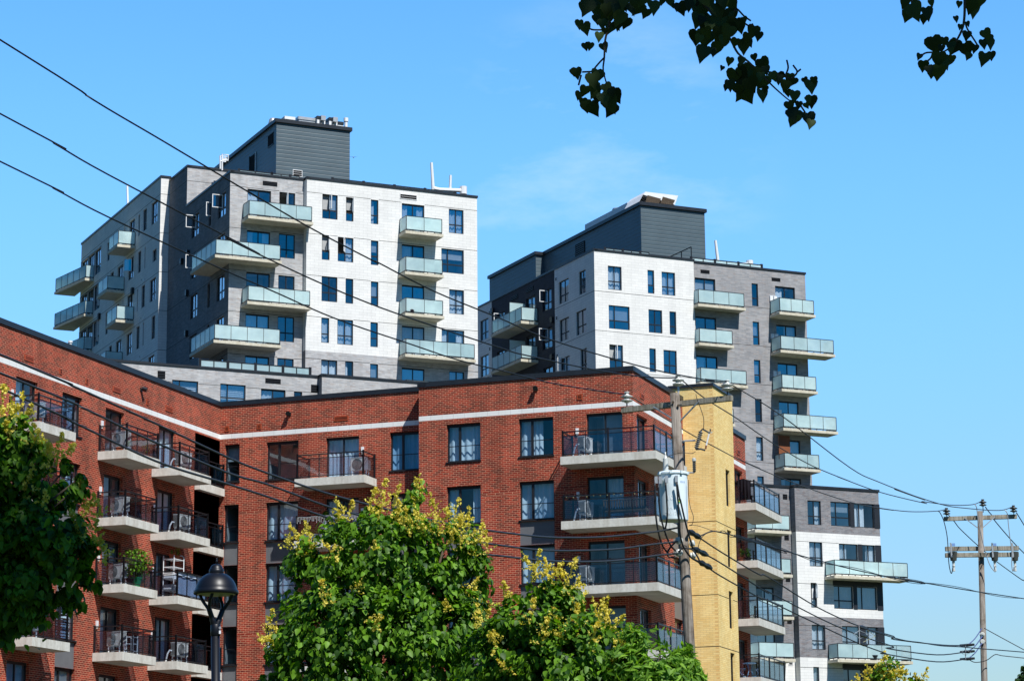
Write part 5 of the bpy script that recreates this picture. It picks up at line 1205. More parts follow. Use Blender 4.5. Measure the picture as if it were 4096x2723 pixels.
# bolts and spool insulators
for q in (d1(583, 262), d1(635, 295)): mb = MB(); c = aty(q, Y1-.1); mb.lathe([(0, 0), (.028, 0), (.028, .03), (0, .03)], c, 8, 'bark', (0, -1, 0)); mb.build('bolt', pole1)
for q in (g2(715, 842), g2(712, 1095)):
    c = aty(q, Y1-.16); mb = MB(); mb.lathe([(0, -.05), (.055, -.05), (.075, -.035), (.072, -.015), (.04, 0), (.072, .015), (.075, .035), (.055, .05), (0, .05)], c, 16, 'porc', (.45, -1, 0)); mb.lathe([(.02, -.1), (.02, .08)], c, 8, 'steel', (.45, -1, 0)); mb.build('spool_insulator', pole1, smooth=True)
for q in (g2(985, 900), g2(1000, 1150)):
    c = aty(q, Y1-.05); mb = MB(); mb.lathe([(0, -.05), (.05, -.05), (.07, -.035), (.066, -.012), (.04, 0), (.066, .012), (.07, .035), (.05, .05), (0, .05)], c, 14, 'porc', (1, -.3, .2)); mb.build('spool_insulator', pole1, smooth=True)
# transformer
tc = aty(d1(592, 1420), Y1-.40); tt = aty(d1(590, 950), Y1-.40); R_ = .292; zt0 = tc.z+.03; zt1 = tt.z
tr = thing('transformer', 'pale grey cylindrical transformer marked 100 hung on the near wooden pole', 'transformer', (tc.x, tc.y, zt0))
mb = MB(); mb.lathe([(0, .02), (R_-.03, 0), (R_-.004, 0), (R_, .012), (R_, zt1-zt0-.03), (R_+.022, zt1-zt0-.03), (R_+.022, zt1-zt0), (R_-.02, zt1-zt0+.03), (0, zt1-zt0+.06)], (tc.x, tc.y, zt0), 64, 'tank'); mb.build('tank', tr, smooth=False)
for ang in (-150, -100, -60, -20, 40, 120): mb = MB(); a = math.radians(ang); mb.box((tc.x+(R_+.02)*math.cos(a), tc.y+(R_+.02)*math.sin(a), zt1-.01), (.05, .05, .06), 'tank', a); mb.build('lid_clamp', tr)
mb = MB(); c = aty(d1(514, 930), Y1-.42); mb.lathe([(.045, 0)]+[(r, .02+.3*i/14) for i, r in enumerate([.05, .062, .05, .06, .048, .06, .048, .058, .046, .056, .044, .054, .04, .03])]+[(.014, .35), (.014, .4), (0, .4)], c, 14, 'porc'); mb.build('bushing', tr, smooth=True); cb = c+Vector((0, 0, .4))
for q in (d1(420, 1000), d1(460, 1002), d1(520, 995), d1(615, 990)):
    c = aty(q, Y1-.40-.27); mb = MB(); mb.lathe([(.035, 0), (.035, .09), (.02, .1), (.02, .16), (0, .16)], c+Vector((0, .1, 0)), 10, 'porc', (0, -1, 0)); mb.box((c.x, c.y-.05, c.z-.03), (.06, .04, .14), 'steel'); mb.build('terminal', tr)
# lettering stays on the curved tank
def curved_text(body, size, ang, z, mat, name='lettering'):
    cu = bpy.data.curves.new('txt', 'FONT'); cu.body = body; cu.size = size; cu.align_x = 'CENTER'; to = bpy.data.objects.new('txt', cu); COL.objects.link(to)
    dg = bpy.context.evaluated_depsgraph_get(); me = bpy.data.meshes.new_from_object(to.evaluated_get(dg)); bpy.data.objects.remove(to)
    bm = bmesh.new(); bm.from_mesh(me); bmesh.ops.triangulate(bm, faces=bm.faces[:]); bmesh.ops.subdivide_edges(bm, edges=[e for e in bm.edges if e.calc_length() > size*.3], cuts=1)
    for v in bm.verts:
        a = ang+v.co.x/R_; v.co = Vector(((R_+.005)*math.cos(a), (R_+.005)*math.sin(a), v.co.y+z-zt0))
    bm.to_mesh(me); bm.free(); me.materials.clear(); me.materials.append(MT[mat]); o = bpy.data.objects.new(name, me); COL.objects.link(o); o.parent = tr
z100 = aty(d1(560, 1200), Y1-.69).z
A0 = math.radians(-100); curved_text('100', .135, A0, z100, 'text'); curved_text('14.4', .085, A0, z100-.19, 'text'); curved_text('240/120', .085, A0, z100-.30, 'text')
curved_text('KVA', .06, math.radians(-52), aty(d1(690, 1040), Y1-.6).z, 'btext')
for r, k, o_ in ((.042, 'sticker', .006), (.018, 'stickery', .010)): mb = MB(); a = math.radians(-70); z = aty(d1(660, 1212), Y1-.69).z; mb.lathe([(0, 0), (r, 0), (r, .002), (0, .002)], (tc.x+(R_+o_-.004)*math.cos(a), tc.y+(R_+o_-.004)*math.sin(a), z), 18, k, (math.cos(a), math.sin(a), 0)); mb.build('sticker', tr)
for k in (.82, .2): mb = MB(); mb.box((tc.x*.5+at_pole(zt0+k).x*.5, tc.y+.3, zt0+k), (.12, .22, .1), 'steel'); mb.build('hanger', tr)
# fuse cutout and arrester
fz = thing('fuse_cutout', 'fuse cutout with ribbed insulator and orange tipped tube beside the near pole', 'fuse cutout', aty(d1(790, 635), Y1-.1)); Yf = Y1-.1
mb = MB(); mb.tube([at_pole(aty(d1(660, 632), Yf).z)+Vector((.05, 0, 0)), aty(d1(690, 634), Yf), aty(d1(800, 630), Yf)], .016, 6, 'steel'); mb.build('bracket', fz)
mb = MB(); p0, p1 = aty(d1(805, 715), Yf), aty(d1(856, 535), Yf); L = (p1-p0).length; mb.lathe([(.02, 0)]+[((.055 if i % 2 else .022), .02+(L-.04)*i/18) for i in range(19)]+[(.02, L)], p0, 12, 'acg', (p1-p0)); mb.build('insulator', fz)
mb = MB(); mb.tube([aty(d1(932, 565), Yf-.02), aty(d1(905, 680), Yf-.02)], .016, 8, 'whitep'); mb.build('fuse_tube', fz); mb = MB(); mb.tube([aty(d1(905, 678), Yf-.02), aty(d1(899, 712), Yf-.02)], .019, 8, 'orange'); mb.build('tube_tip', fz)
mb = MB(); mb.tube([p1, aty(d1(870, 520), Yf), aty(d1(940, 560), Yf), aty(d1(945, 520), Yf)], .018, 6, 'porcd'); mb.tube([p0, aty(d1(850, 712), Yf), aty(d1(895, 725), Yf)], .018, 6, 'porcd'); mb.build('clamp', fz); mb = MB(); mb.tube([aty(d1(920, 545), Yf), aty(d1(965, 550), Yf), aty(d1(950, 562), Yf)], .008, 4, 'steel'); mb.build('clamp', fz)
ar = thing('surge_arrester', 'small dark ribbed surge arrester with pale cap beside the transformer', 'arrester', aty(d1(790, 950), Y1-.4)); mb = MB(); c = aty(d1(790, 940), Y1-.4); mb.lathe([(.02, 0)]+[((.04 if i % 2 else .024), .02+.22*i/12) for i in range(13)]+[(.036, .25), (.036, .285), (.02, .295), (0, .295)], c, 12, 'porcd'); mb.build('body', ar); mb = MB(); mb.lathe([(.038, .235), (.04, .28), (.022, .298), (0, .298)], c, 12, 'porc'); mb.build('cap', ar)
mb = MB(); mb.tube([c, aty(d1(740, 940), Y1-.4), Vector((tc.x+R_*.9, tc.y-.02, c.z))], .015, 6, 'steel'); mb.build('bracket', ar)
# wires -----------------------------------------------------------
def wire(name, label, pts, r, mat, cat='cable', group=None, n=5, sides=6):
    P = smooth_pts(pts, n); mb = MB(); mb.tube(P, r, sides, mat); o = mb.build(name, None, smooth=True); recentre(o, P[0]); return tag(o, label, cat, group)
def onplane(f, qs): return [Vector(f.pt(*f.hit(q))) for q in qs]
def extend(P, L):
    d = (P[0]-P[1]).normalized(); d.z *= .9; return [P[0]+d*L]+P
a1 = lambda x, y: ('A1', x, y)
AZ = 30.7
def leftwire(label, end, qs, r=.0135, mat='rubber', name='power_line', group='overhead lines left of the near pole', tail=()):
    f = Face((end.x, end.y), AZ); P = extend(onplane(f, qs), 14)+[Vector(t) for t in tail]+[end]; return wire(name, label, P, r, mat, 'power line', group)
leftwire('highest of the black wires crossing the left sky, ending at the right insulator', iR+Vector((0, 0, .2)), [('M', 0, 92), a1(860, 0), a1(1500, 378), a1(2359, 890), a3(700, 760), a3(1290, 1105), a3(1930, 1440), a4(680, 660), a4(1050, 850), a4(1485, 1028), b1(600, 1155), b1(1020, 1290), b1(1500, 1420), b1(1910, 1497), ('B2', 200, 852)])
leftwire('middle one of the three upper black wires, ending at the pole top insulator', iC+Vector((0, 0, .2)), [('M', 0, 262), a1(500, 402), a1(1000, 690), a1(2359, 1400), a3(500, 1215), a3(1000, 1460), a4(380, 830), a4(800, 995), a4(1485, 1222), b1(480, 1300), b1(1000, 1410), b1(1350, 1462), b1(1600, 1474)])
leftwire('lowest of the three upper black wires, ending at the left insulator', iL+Vector((0, 0, .2)), [('M', 0, 372), a1(500, 818), a1(1000, 1080), a1(2050, 1560), a4(0, 855), a4(400, 1030), a4(900, 1200), a4(1200, 1300), a4(1485, 1370), c4_(700, 82), c4_(1100, 180), c4_(1640, 262)])
d3 = lambda x, y: ('D3', x, y)
Fc = aty(g2(700, 570), Y1-.12); s1, s2 = aty(g2(690, 860), Y1-.2), aty(g2(680, 1110), Y1-.2)
LVg = 'thick low voltage cables left of the near pole'
leftwire('upper thick dark cable running behind the trees to the pole below the transformer', Fc, [c1(0, 350), c1(600, 610), c1(1200, 880), c1(1882, 1200), c3(500, 880), c3(1000, 1050), c3(1420, 1165), d3(1300, 322), d3(1600, 385), d2(0, 245), d2(400, 298), d2(700, 322), d2(1100, 318), d2(1500, 280), d2(1650, 258)], .018, 'cable', 'service_cable', LVg)
leftwire('middle thick dark cable ending at the upper spool insulator', s1, [c1(0, 505), c1(700, 800), c1(1200, 1040), c1(1882, 1330), c3(500, 980), c3(1000, 1165), c3(1300, 1250), d3(1400, 455), d3(1880, 530), d2(170, 383), d2(500, 425), d2(800, 437), d2(1200, 425), d2(1500, 387)], .018, 'cable', 'service_cable', LVg)
leftwire('lowest thick dark cable ending at the lower spool insulator', s2, [c1(0, 630), c1(600, 910), c1(1300, 1240), c1(1882, 1425), c3(500, 1090), c3(1000, 1265), c3(1340, 1360), d3(1400, 548), d3(1885, 612), d2(190, 478), d2(600, 522), d2(1000, 532), d2(1300, 515), d2(1600, 475)], .018, 'cable', 'service_cable', LVg)
# far pole
top2 = aty(g3(895, 285), Y2); low2 = aty(('H4', 1605, 1536), Y2); dv2 = (low2-top2)/(low2.z-top2.z); gg2 = top2-dv2*top2.z
pole2 = thing('utility_pole', 'bare wooden utility pole with crossarms standing against the sky at right', 'utility pole', (gg2.x, gg2.y, 0))
mb = MB(); mb.tube([gg2-dv2*.2, gg2+dv2*4, top2], [.125, .112, .086], 16, 'wood'); mb.build('pole', pole2, smooth=True)
def arm(q0, q1, dy, w, k='wood2', tilt=0.):
    a, b = aty(q0, Y2+dy+tilt), aty(q1, Y2+dy-tilt); m = MB(); m.hexa([p+Vector((0, y, z)) for z in (-w, w) for p, y in ((a, -w), (b, -w), (b, w), (a, w))], k); m.build('crossarm', pole2); return a, b
aL2, aR2 = arm(g3(250, 424), g3(1552, 380), .14, .066); arm(g3(274, 960), g3(1585, 947), .16, .068); arm(g3(274, 1074), g3(1585, 1062), -.16, .068)
for q0, q1 in ((g3(618, 405), g3(850, 580)), (g3(1165, 385), g3(945, 580))): mb = MB(); mb.tube([aty(q0, Y2+.06), aty(q1, Y2)], .02, 4, 'steel'); mb.build('brace', pole2)
jL, jC, jR = aty(g3(300, 352), Y2), aty(g3(948, 197), Y2), aty(g3(1500, 305), Y2)
for p in (jL, jC, jR): mb = MB(); insulator(mb, p, 1.0, 'porcd', .2); mb.build('insulator', pole2, smooth=True)
for x, lab in ((375, 'left'), (1115, 'middle'), (1475, 'right')):
    t = thing('line_switch', '%s one of three switches with cable loop on the double crossarm of the far pole' % lab, 'switch', aty(g3(x, 1110), Y2-.3), 'switches on the far pole'); Yk = Y2-.3
    mb = MB(); mb.tube([aty(g3(x-7, 850), Yk), aty(g3(x+10, 1110), Yk)], .028, 4, 'steel'); mb.tube([aty(g3(x+8, 870), Yk), aty(g3(x+22, 1100), Yk)], .018, 4, 'steel'); mb.build('frame', t)
    mb = MB(); mb.lathe([(0, 0), (.1, .02), (.13, .25), (.13, .3), (0, .32)], aty(g3(x+48, 1180), Yk+.1), 10, 'porcd'); mb.lathe([(.05, -.32), (.035, -.2), (.05, -.15), (.035, -.1), (.05, 0)], aty(g3(x+45, 1180), Yk+.1), 8, 'porc'); mb.build('bushing', t)
    if x < 1400: mb = MB(); mb.prism([aty(g3(x+15, 905), Yk)[:2], aty(g3(x+75, 905), Yk)[:2], aty(g3(x+75, 905), Yk+.06)[:2], aty(g3(x+15, 905), Yk+.06)[:2]], aty(g3(x, 905), Yk).z, aty(g3(x, 858), Yk).z, 'btext'); mb.build('plate', t)
for q, in ((('H4', 1565, 650),), (('H4', 1565, 785),)):
    c = aty(q, Y2-.12); mb = MB(); mb.lathe([(0, -.05), (.06, -.05), (.08, -.03), (.05, 0), (.08, .03), (.06, .05), (0, .05)], c, 14, 'porc', (0, -1, 0)); mb.build('spool_insulator', pole2)
# spans between the poles
def span(label, A, Bp, qs, r=.013, mat='wirebr', name='power_line', group='overhead lines between the two poles'):
    az = math.degrees(math.atan2(Bp.x-A.x, Bp.y-A.y)); f = Face((A.x, A.y), az); return wire(name, label, [A]+onplane(f, qs)+[Bp], r, mat, 'power line', group)
z2 = Vector((0, 0, .19)); b3 = lambda x, y: ('B3', x, y)
span('upper right wire from the near crossarm to the far pole, passing over the grey tower', iR+z2, jR+z2, [b2(700, 1090), b2(1155, 1435), b3(1200, 140), b3(1527, 267), b4(500, 190), b4(830, 297), b4(1000, 325), b4(1250, 342)])
span('middle wire from the near pole top, crossing the yellow tower top', iC+z2, jC+z2, [b2(200, 980), b2(400, 1105), b2(640, 1270), b2(900, 1420), b2(1155, 1525), b3(900, 100), b3(1200, 210), b3(1527, 290), b4(700, 278), b4(900, 303), b4(1060, 300)])
span('lower wire from the left insulator, crossing behind the fuse cutout', iL+z2, jL+z2, [d1(690, 530), d1(1086, 745), b2(400, 1370), b2(560, 1440), b3(240, 0), b3(560, 135), b3(1000, 285), b3(1300, 340), b4(360, 322), b4(600, 350), b4(800, 347)])
k1, k2, k3 = aty(('H4', 1285, 850), Y2-.35), aty(('H4', 1290, 975), Y2-.35), aty(('H4', 1290, 1112), Y2-.35)
m1, m2, m3 = aty(g2(770, 572), Y1-.1), aty(g2(960, 1000), Y1-.1), aty(g2(950, 1185), Y1-.1)
span('upper of three low cables descending from the near pole to the far pole', m1, k1, [g2(1000, 690), g2(1300, 890), g2(1673, 1130), g7(240, 800), b3(400, 820), b3(750, 1035), b3(1060, 1175), b3(1300, 1245), b4(500, 1268), b4(850, 1308)], .017, 'rubber')
span('middle of three low cables descending from the near pole to the far pole', m2, k2, [g2(1300, 1150), g2(1673, 1365), g7(300, 930), b3(400, 925), b3(800, 1130), b3(1060, 1240), b3(1300, 1320), b4(450, 1333), b4(800, 1378)], .017, 'rubber')
span('lowest of three low cables descending from the near pole to the far pole', m3, k3, [g2(1250, 1350), g2(1560, 1568), g7(250, 970), b3(400, 990), b3(800, 1180), b3(1060, 1300), b3(1250, 1370), b4(420, 1370), b4(800, 1428)], .017, 'rubber')
s0 = aty(g2(1150, 750), Y1-.2)
tw = aty(('B4', 1430, 975), Y2-6); 
f = Face((s0.x, s0.y), math.degrees(math.atan2(tw.x-s0.x, tw.y-s0.y))); tp = onplane(f, [g2(1300, 680), g2(1430, 645), g2(1673, 690), e7(350, 830), e7(600, 905), b3(165, 530), b3(320, 570), b3(700, 685), b3(1100, 785), b3(1527, 868), b4(500, 825), b4(1000, 910), b4(1430, 975)])
wire('telephone_cable', 'twisted pair of dark cables sweeping across the white block to the right edge', [s0]+tp+[tp[-1]+(tp[-1]-tp[-2])*2], .014, 'rubber', 'cable')
P = smooth_pts(tp, 6); wire('telephone_cable', 'thin cable wound around the long sweeping telephone cable', [p+Vector((0, 0, .045*math.sin(i*.7))) for i, p in enumerate(P)][10:], .008, 'rubber', 'cable', None, 2)
twn = [onplane(f, [q])[0] for q in (('H4', 0, 740), ('H4', 400, 800), ('H4', 780, 860), ('H4', 1150, 880), ('H4', 1520, 915), ('H4', 1850, 940), ('H4', 2359, 982))]
wire('telephone_cable', 'lower sagging cable passing the far pole to the right edge', [onplane(f, [b4(250, 1180)])[0]]+twn+[twn[-1]+(twn[-1]-twn[-2])*3], .014, 'rubber', 'cable')
# cable ties to the far pole
for q0, q1, lab in ((k1, aty(('H4', 1555, 535), Y2-.12), 'upper'), (k2, aty(('H4', 1560, 690), Y2-.16), 'middle'), (k3, aty(('H4', 1560, 810), Y2-.16), 'lower')):
    wire('tie_cable', '%s bluish tie cable from the spacer to the far pole' % lab, [q0, q0.lerp(q1, .5)+Vector((0, 0, -.06)), q1], .017, 'blue', 'cable', 'tie cables at the far pole')
sp_ = thing('cable_spacer', 'thin upright wire spacer joining the three low cables near the far pole', 'cable spacer', k3); mb = MB(); a = aty(('H4', 1246, 838), Y2-.4); b = aty(('H4', 1248, 1140), Y2-.4); mb.tube([a, b], .014, 5, 'steel'); mb.tube([aty(('H4', 1155, 990), Y2-.4), aty(('H4', 1246, 935), Y2-.4), aty(('H4', 1345, 990), Y2-.4), aty(('H4', 1246, 1040), Y2-.4), aty(('H4', 1155, 990), Y2-.4)], .009, 4, 'steel'); mb.build('rod', sp_)
for p in (k1, k2, k3): mb = MB(); mb.tube([p-Vector((.25, 0, .0)), p, p+Vector((.22, 0, .02))], [.03, .05, .035], 6, 'rubber'); mb.build('clamp', sp_)
fm = Face((m2.x, m2.y), math.degrees(math.atan2(k2.x-m2.x, k2.y-m2.y))); q = lambda x, y: onplane(fm, [b4(x, y)])[0]+Vector((0, -.05, 0))
sp_ = thing('cable_spacer', 'wire spacer holding three cables apart in front of the white block windows', 'cable spacer', q(245, 1295)); mb = MB(); mb.tube([q(243, 1172), q(247, 1300)], .014, 5, 'steel'); mb.tube([q(205, 1232), q(245, 1205), q(330, 1240), q(245, 1262), q(205, 1232)], .010, 4, 'steel'); mb.tube([q(280, 1185), q(360, 1245), q(250, 1300)], .009, 4, 'lens'); mb.build('rod', sp_)
for x, y in ((270, 1183), (275, 1242), (275, 1303)): mb = MB(); mb.tube([q(x-25, y-5), q(x, y), q(x+25, y+4)], [.035, .055, .035], 6, 'rubber'); mb.build('clamp', sp_)
# lines leaving the far pole to the right
for lab, qs in (('from the left end of the far crossarm', [g3(330, 350), g3(440, 475), g3(520, 580), g3(700, 755), g3(860, 900), g3(1000, 1020), g3(1180, 1175), g3(1600, 1480), g3(1684, 1525)]), ('from the middle of the far pole', [g3(990, 205), g3(1050, 290), g3(1110, 360), g3(1150, 440), g3(1350, 680), g3(1530, 880), g3(1684, 1035)]), ('from the right end of the far crossarm', [g3(1545, 305), g3(1610, 410), g3(1684, 530)])):
    P = [aty(qq, Y2+.25+.012*i*(10)) for i, qq in enumerate(qs)]; P.append(P[-1]+(P[-1]-P[-2])*1.5)
    wire('power_line', 'line running down to the right edge '+lab, P, .016, 'rubber', 'power line', 'lines leaving the far pole')
for lab, qs in (('high straight guy cable from the far pole to the right edge', [('H4', 1600, 525), ('H4', 1900, 690), ('H4', 2359, 938)]), ('lowest wavy cable right of the far pole', [('H4', 1320, 1128), ('H4', 1410, 1172), ('H4', 1530, 1168), ('H4', 1660, 1130), ('H4', 1810, 1028), ('H4', 1950, 1050), ('H4', 2359, 1095)])):
    P = [aty(qq, Y2-.3) for qq in qs]; P.append(P[-1]+(P[-1]-P[-2])*1.5); wire('service_cable', lab, P, .013, 'rubber', 'cable')
# jumper loops at the far pole
for lab, qs in (('left', [(150, 285), (185, 320), (250, 470), (310, 760), (335, 1180), (365, 1360), (390, 1390), (412, 1270)]), ('middle', [(800, 160), (835, 220), (860, 420), (920, 720), (990, 1010), (1070, 1240), (1150, 1355), (1170, 1355), (1150, 1250)]), ('right', [(1340, 262), (1385, 330), (1405, 520), (1430, 740), (1465, 1000), (1465, 1240), (1485, 1360), (1508, 1260)])):
    wire('jumper_cable', '%s cable loop hanging from the crossarm of the far pole' % lab, [aty(g3(*k), Y2-.38) for k in qs], .014, 'steel' if lab != 'left' else 'rubber', 'cable', 'jumper loops on the far pole', 4)
# transformer leads at the near pole
Yc = Y1-.80
leads = (('outer left', [d1(408, 1040), d1(412, 1200), g2(205, 0), g2(235, 400), g2(300, 750), g2(370, 950), g2(480, 1110)]), ('second from left', [d1(443, 1060), d1(450, 1200), g2(290, 0), g2(330, 350), g2(430, 700), g2(530, 930), g2(640, 1060)]), ('third from left', [d1(512, 1035), d1(524, 1200), g2(455, 0), g2(465, 300), g2(440, 520), g2(415, 600)]), ('fourth from left', [d1(618, 1030), d1(630, 1200), g2(690, 0), g2(710, 350), g2(735, 700), g2(800, 960), g2(950, 1180), g2(1120, 1290)]), ('right', [d1(622, 1030), d1(650, 1200), g2(740, 0), g2(830, 400), g2(910, 700), g2(1000, 1010)]))
for lab, qs in leads: wire('transformer_lead', 'black lead hanging down the front of the transformer, %s' % lab, [aty(k, Yc+.012*i*i) for i, k in enumerate(qs)], .018, 'rubber', 'cable', 'leads of the transformer', 5, 8)
wire('loop_cable', 'black cable arch over the near pole between its spool insulators', [aty(g2(640, 870), Y1-.25), aty(g2(540, 970), Y1-.25), aty(g2(475, 1080), Y1-.25), aty(g2(500, 1180), Y1-.25), aty(g2(650, 1200), Y1-.25)], .018, 'rubber', 'cable')
wire('loop_cable', 'black cable arch across the face of the near pole', [aty(g2(700, 1080), Y1-.25), aty(g2(780, 1005), Y1-.25), aty(g2(880, 1000), Y1-.25), aty(g2(1000, 1040), Y1-.22), aty(g2(1100, 1180), Y1-.2), aty(g2(1150, 1290), Y1-.2)], .018, 'rubber', 'cable')
for lab, q0, q1 in (('upper', (920, 640), (1160, 790)), ('middle', (1010, 1000), (1310, 1150)), ('lower', (1130, 1280), (1390, 1420))):
    f_ = Face((m2.x, m2.y), math.degrees(math.atan2(k2.x-m2.x, k2.y-m2.y))); mb = MB(); a, b = onplane(f_, [g2(*q0)])[0], onplane(f_, [g2(*q1)])[0]
    mb.tube([a, a.lerp(b, .25), a.lerp(b, .5), a.lerp(b, .75), b], [.03, .065, .045, .065, .03], 7, 'rubber'); o = mb.build('cable_clamp', None); recentre(o, a); tag(o, '%s bulky black clamp on the cables right of the near pole' % lab, 'clamp', 'cable clamps right of the near pole')
thin = (('thin wire from the transformer bushing around the pole to the cutout', [d1(500, 830), d1(540, 785), d1(600, 760), d1(690, 748), d1(760, 755), d1(800, 740)], .007), ('thin wire from the crossarm conductor down to the fuse cutout', [d1(805, 180), d1(815, 230), d1(850, 320), d1(880, 420), d1(878, 520)], .007), ('thin wire hanging right of the transformer', [d1(735, 1010), d1(735, 1150), d1(750, 1270), d1(780, 1360), d1(770, 1435), d1(740, 1448)], .007), ('thin bare wire rising right from the pole below the transformer', [g2(920, 530), g2(1050, 520), g2(1250, 575), g2(1430, 640), g2(1600, 655)], .006), ('thin dropper wire between the low cables right of the pole', [g2(1110, 1140), g2(1120, 950), g2(1180, 790), g2(1290, 690), g2(1440, 650)], .007))
for lab, qs, r in thin: wire('thin_wire', lab, [aty(k, Y1-.62 if 'right of the transformer' in lab else Y1-.35) for k in qs], r, 'wirebr', 'wire', 'thin wires at the near pole', 4, 5)

# ------------------------------------------------------------------ street lamp
YL = 33.0; sc = YL/FOC/3*1.0
c0 = aty(('G4', 374, 500), YL); bx = c0.x; lb_ = aty(('G4', 366, 1568), YL)
lamp = thing('street_lamp', 'blue black domed street lamp on a tulip fork post before the brick wing', 'street lamp', (bx, YL, 0))
zz = lambda y: c0.z+(500-y)*sc*1.017
def prof(ps): return [(r*sc, zz(y)) for r, y in ps]
mb = MB(); mb.lathe(prof([(262, 528), (270, 518), (270, 488), (252, 470), (250, 455), (240, 425), (222, 385), (196, 348), (162, 315), (125, 292), (98, 281), (92, 278)]), (bx, YL, 0), 48, 'lampm'); mb.lathe(prof([(262, 528), (240, 522), (232, 470), (180, 400), (90, 330)]), (bx, YL, 0), 40, 'lampm'); mb.build('lamp_shade', lamp, smooth=True)
mb = MB(); mb.lathe(prof([(86, 282), (90, 275), (90, 235), (82, 228), (78, 222), (70, 200), (55, 182), (30, 170), (8, 165), (0, 164)]), (bx, YL, 0), 36, 'lampm'); mb.build('collar', lamp, smooth=True)
mb = MB(); mb.lathe(prof([(9, 168), (8, 150), (13, 142), (13, 128), (7, 120), (10, 112), (8, 100), (0, 94)]), (bx, YL, 0), 12, 'lampm'); mb.build('finial', lamp, smooth=True)
mb = MB(); mb.lathe(prof([(0, 520), (150, 524), (231, 521), (231, 530), (150, 540), (0, 545)]), (bx, YL, 0), 32, 'lens'); mb.build('lens', lamp, smooth=True)
H_ = lambda r, a, y: (bx+r*sc*math.cos(math.radians(a)), YL+r*sc*math.sin(math.radians(a)), zz(y))
for am, t0, t1 in ((222, 184, 262), (42, 2, 84)):
    mb = MB(); mb.tube(smooth_pts([H_(18, am, 900), H_(42, am, 830), H_(75, am, 760), H_(98, am, 705)], 4), [38*sc]*5+[32*sc]*8, 9, 'lampm')
    for tp_ in (t0, t1):
        d = (tp_-am); mb.tube(smooth_pts([H_(80, am, 745), H_(110, am+d*.25, 690), H_(158, am+d*.68, 610), H_(186, tp_, 545), H_(190, tp_, 505)], 4), 20*sc, 8, 'lampm')
    mb.build('arm', lamp, smooth=True)
mb = MB(); b_ = Vector((lb_.x, YL, zz(1568))); tp0 = Vector((bx-.004, YL, zz(880))); dn = (b_-tp0)/(b_.z-tp0.z); bot = tp0+dn*(0-tp0.z)
mb.tube([bot, bot-dn*-.0+Vector((0, 0, 0.9)), tp0], [.085, .062, .058], 20, 'lampm'); mb.lathe([(.062, zz(1015)), (.066, zz(1010)), (.066, zz(885)), (.06, zz(878))], (bx, YL, 0), 20, 'lampm'); mb.lathe([(.16, 0), (.16, .05), (.12, .1), (.11, .5), (.07, .6)], (bot.x, YL, 0), 20, 'lampm'); mb.build('post', lamp, smooth=True)
mb = MB(); q = aty(('G4', 420, 980), YL-.07); mb.box(q, (.026, .012, .042), 'whitep'); q = aty(('G4', 420, 928), YL-.07); mb.tube([q+Vector((.012*math.cos(a), 0, .014*math.sin(a))) for a in np.linspace(0, 6.28, 10)], .003, 4, 'whitep'); mb.build('tag', lamp)
# ------------------------------------------------------------------ trees and shrubs
bush('lilac_tree', 'big round lilac tree with cream flower plumes in the centre foreground', 'tree', 26.0,
  [(880, 1345, 150, 0), (765, 1310, 84, -.1), (1010, 1335, 96, .1), (865, 1235, 62, 0), (955, 1222, 54, 0), (1060, 1268, 46, 0), (722, 1295, 44, .1), (705, 1490, 78, -.1), (800, 1500, 165, -.2), (960, 1500, 165, -.1), (1065, 1405, 52, .1), (650, 1530, 46, 0), (1065, 1490, 80, 0), (960, 1150, 15, 0), (950, 1178, 22, 0), (790, 1232, 26, 0), (705, 1400, 42, 0), (1100, 1300, 26, 0), (670, 1440, 26, 0), (628, 1560, 26, 0), (1110, 1350, 22, 0), (905, 1195, 30, 0), (1030, 1235, 30, 0), (963, 1128, 9, 0), (755, 1250, 22, 0), (1122, 1440, 26, .1), (690, 1335, 24, 0)],
  36000, .080, 'leaf', (880, 2100), 18, [(880, 1165, 1.2, 0), (905, 1155, .9, 0), (1010, 1195, 1.2, -.1), (1045, 1190, .9, 0), (930, 1195, 1.1, -.2), (1080, 1230, 1.2, -.1), (1105, 1250, 1.1, 0), (1125, 1265, .9, 0), (770, 1220, 1.1, 0), (700, 1268, 1.3, 0), (665, 1255, 1., 0), (850, 1165, .9, 0), (980, 1225, 1.3, -.3), (1040, 1240, 1.2, -.3), (620, 1465, 1.2, 0), (640, 1480, 1, 0), (800, 1195, .9, 0), (945, 1225, 1.1, -.4), (1010, 1225, 1.3, -.3), (1060, 1250, 1.3, -.3), (720, 1275, 1.2, -.1), (870, 1190, 1.2, -.2), (1095, 1275, 1.1, -.1)])
bush('lilac_tree', 'lower lilac tree with many cream plumes right of the big central tree', 'tree', 24.5,
  [(1245, 1385, 40, 0), (1285, 1425, 66, 0), (1205, 1480, 88, 0), (1335, 1485, 84, .1), (1410, 1530, 80, .2), (1150, 1540, 90, 0), (1300, 1560, 135, -.1), (1257, 1350, 16, 0), (1430, 1590, 80, 0), (1225, 1360, 16, 0), (1310, 1380, 22, 0), (1165, 1440, 34, 0), (1385, 1450, 28, .1), (1360, 1420, 22, .1)],
  19500, .080, 'leaf', (1290, 2150), 16, [(1225, 1330, 1.2, 0), (1270, 1345, 1.1, 0), (1300, 1355, 1.3, -.1), (1345, 1395, 1.2, 0), (1380, 1425, 1., 0), (1160, 1415, 1., 0), (1330, 1455, 1.2, -.3), (1300, 1470, 1.3, -.3), (1395, 1420, .9, 0), (1320, 1380, 1.3, -.1), (1250, 1480, 1.2, -.5), (1220, 1440, 1.1, -.4)])
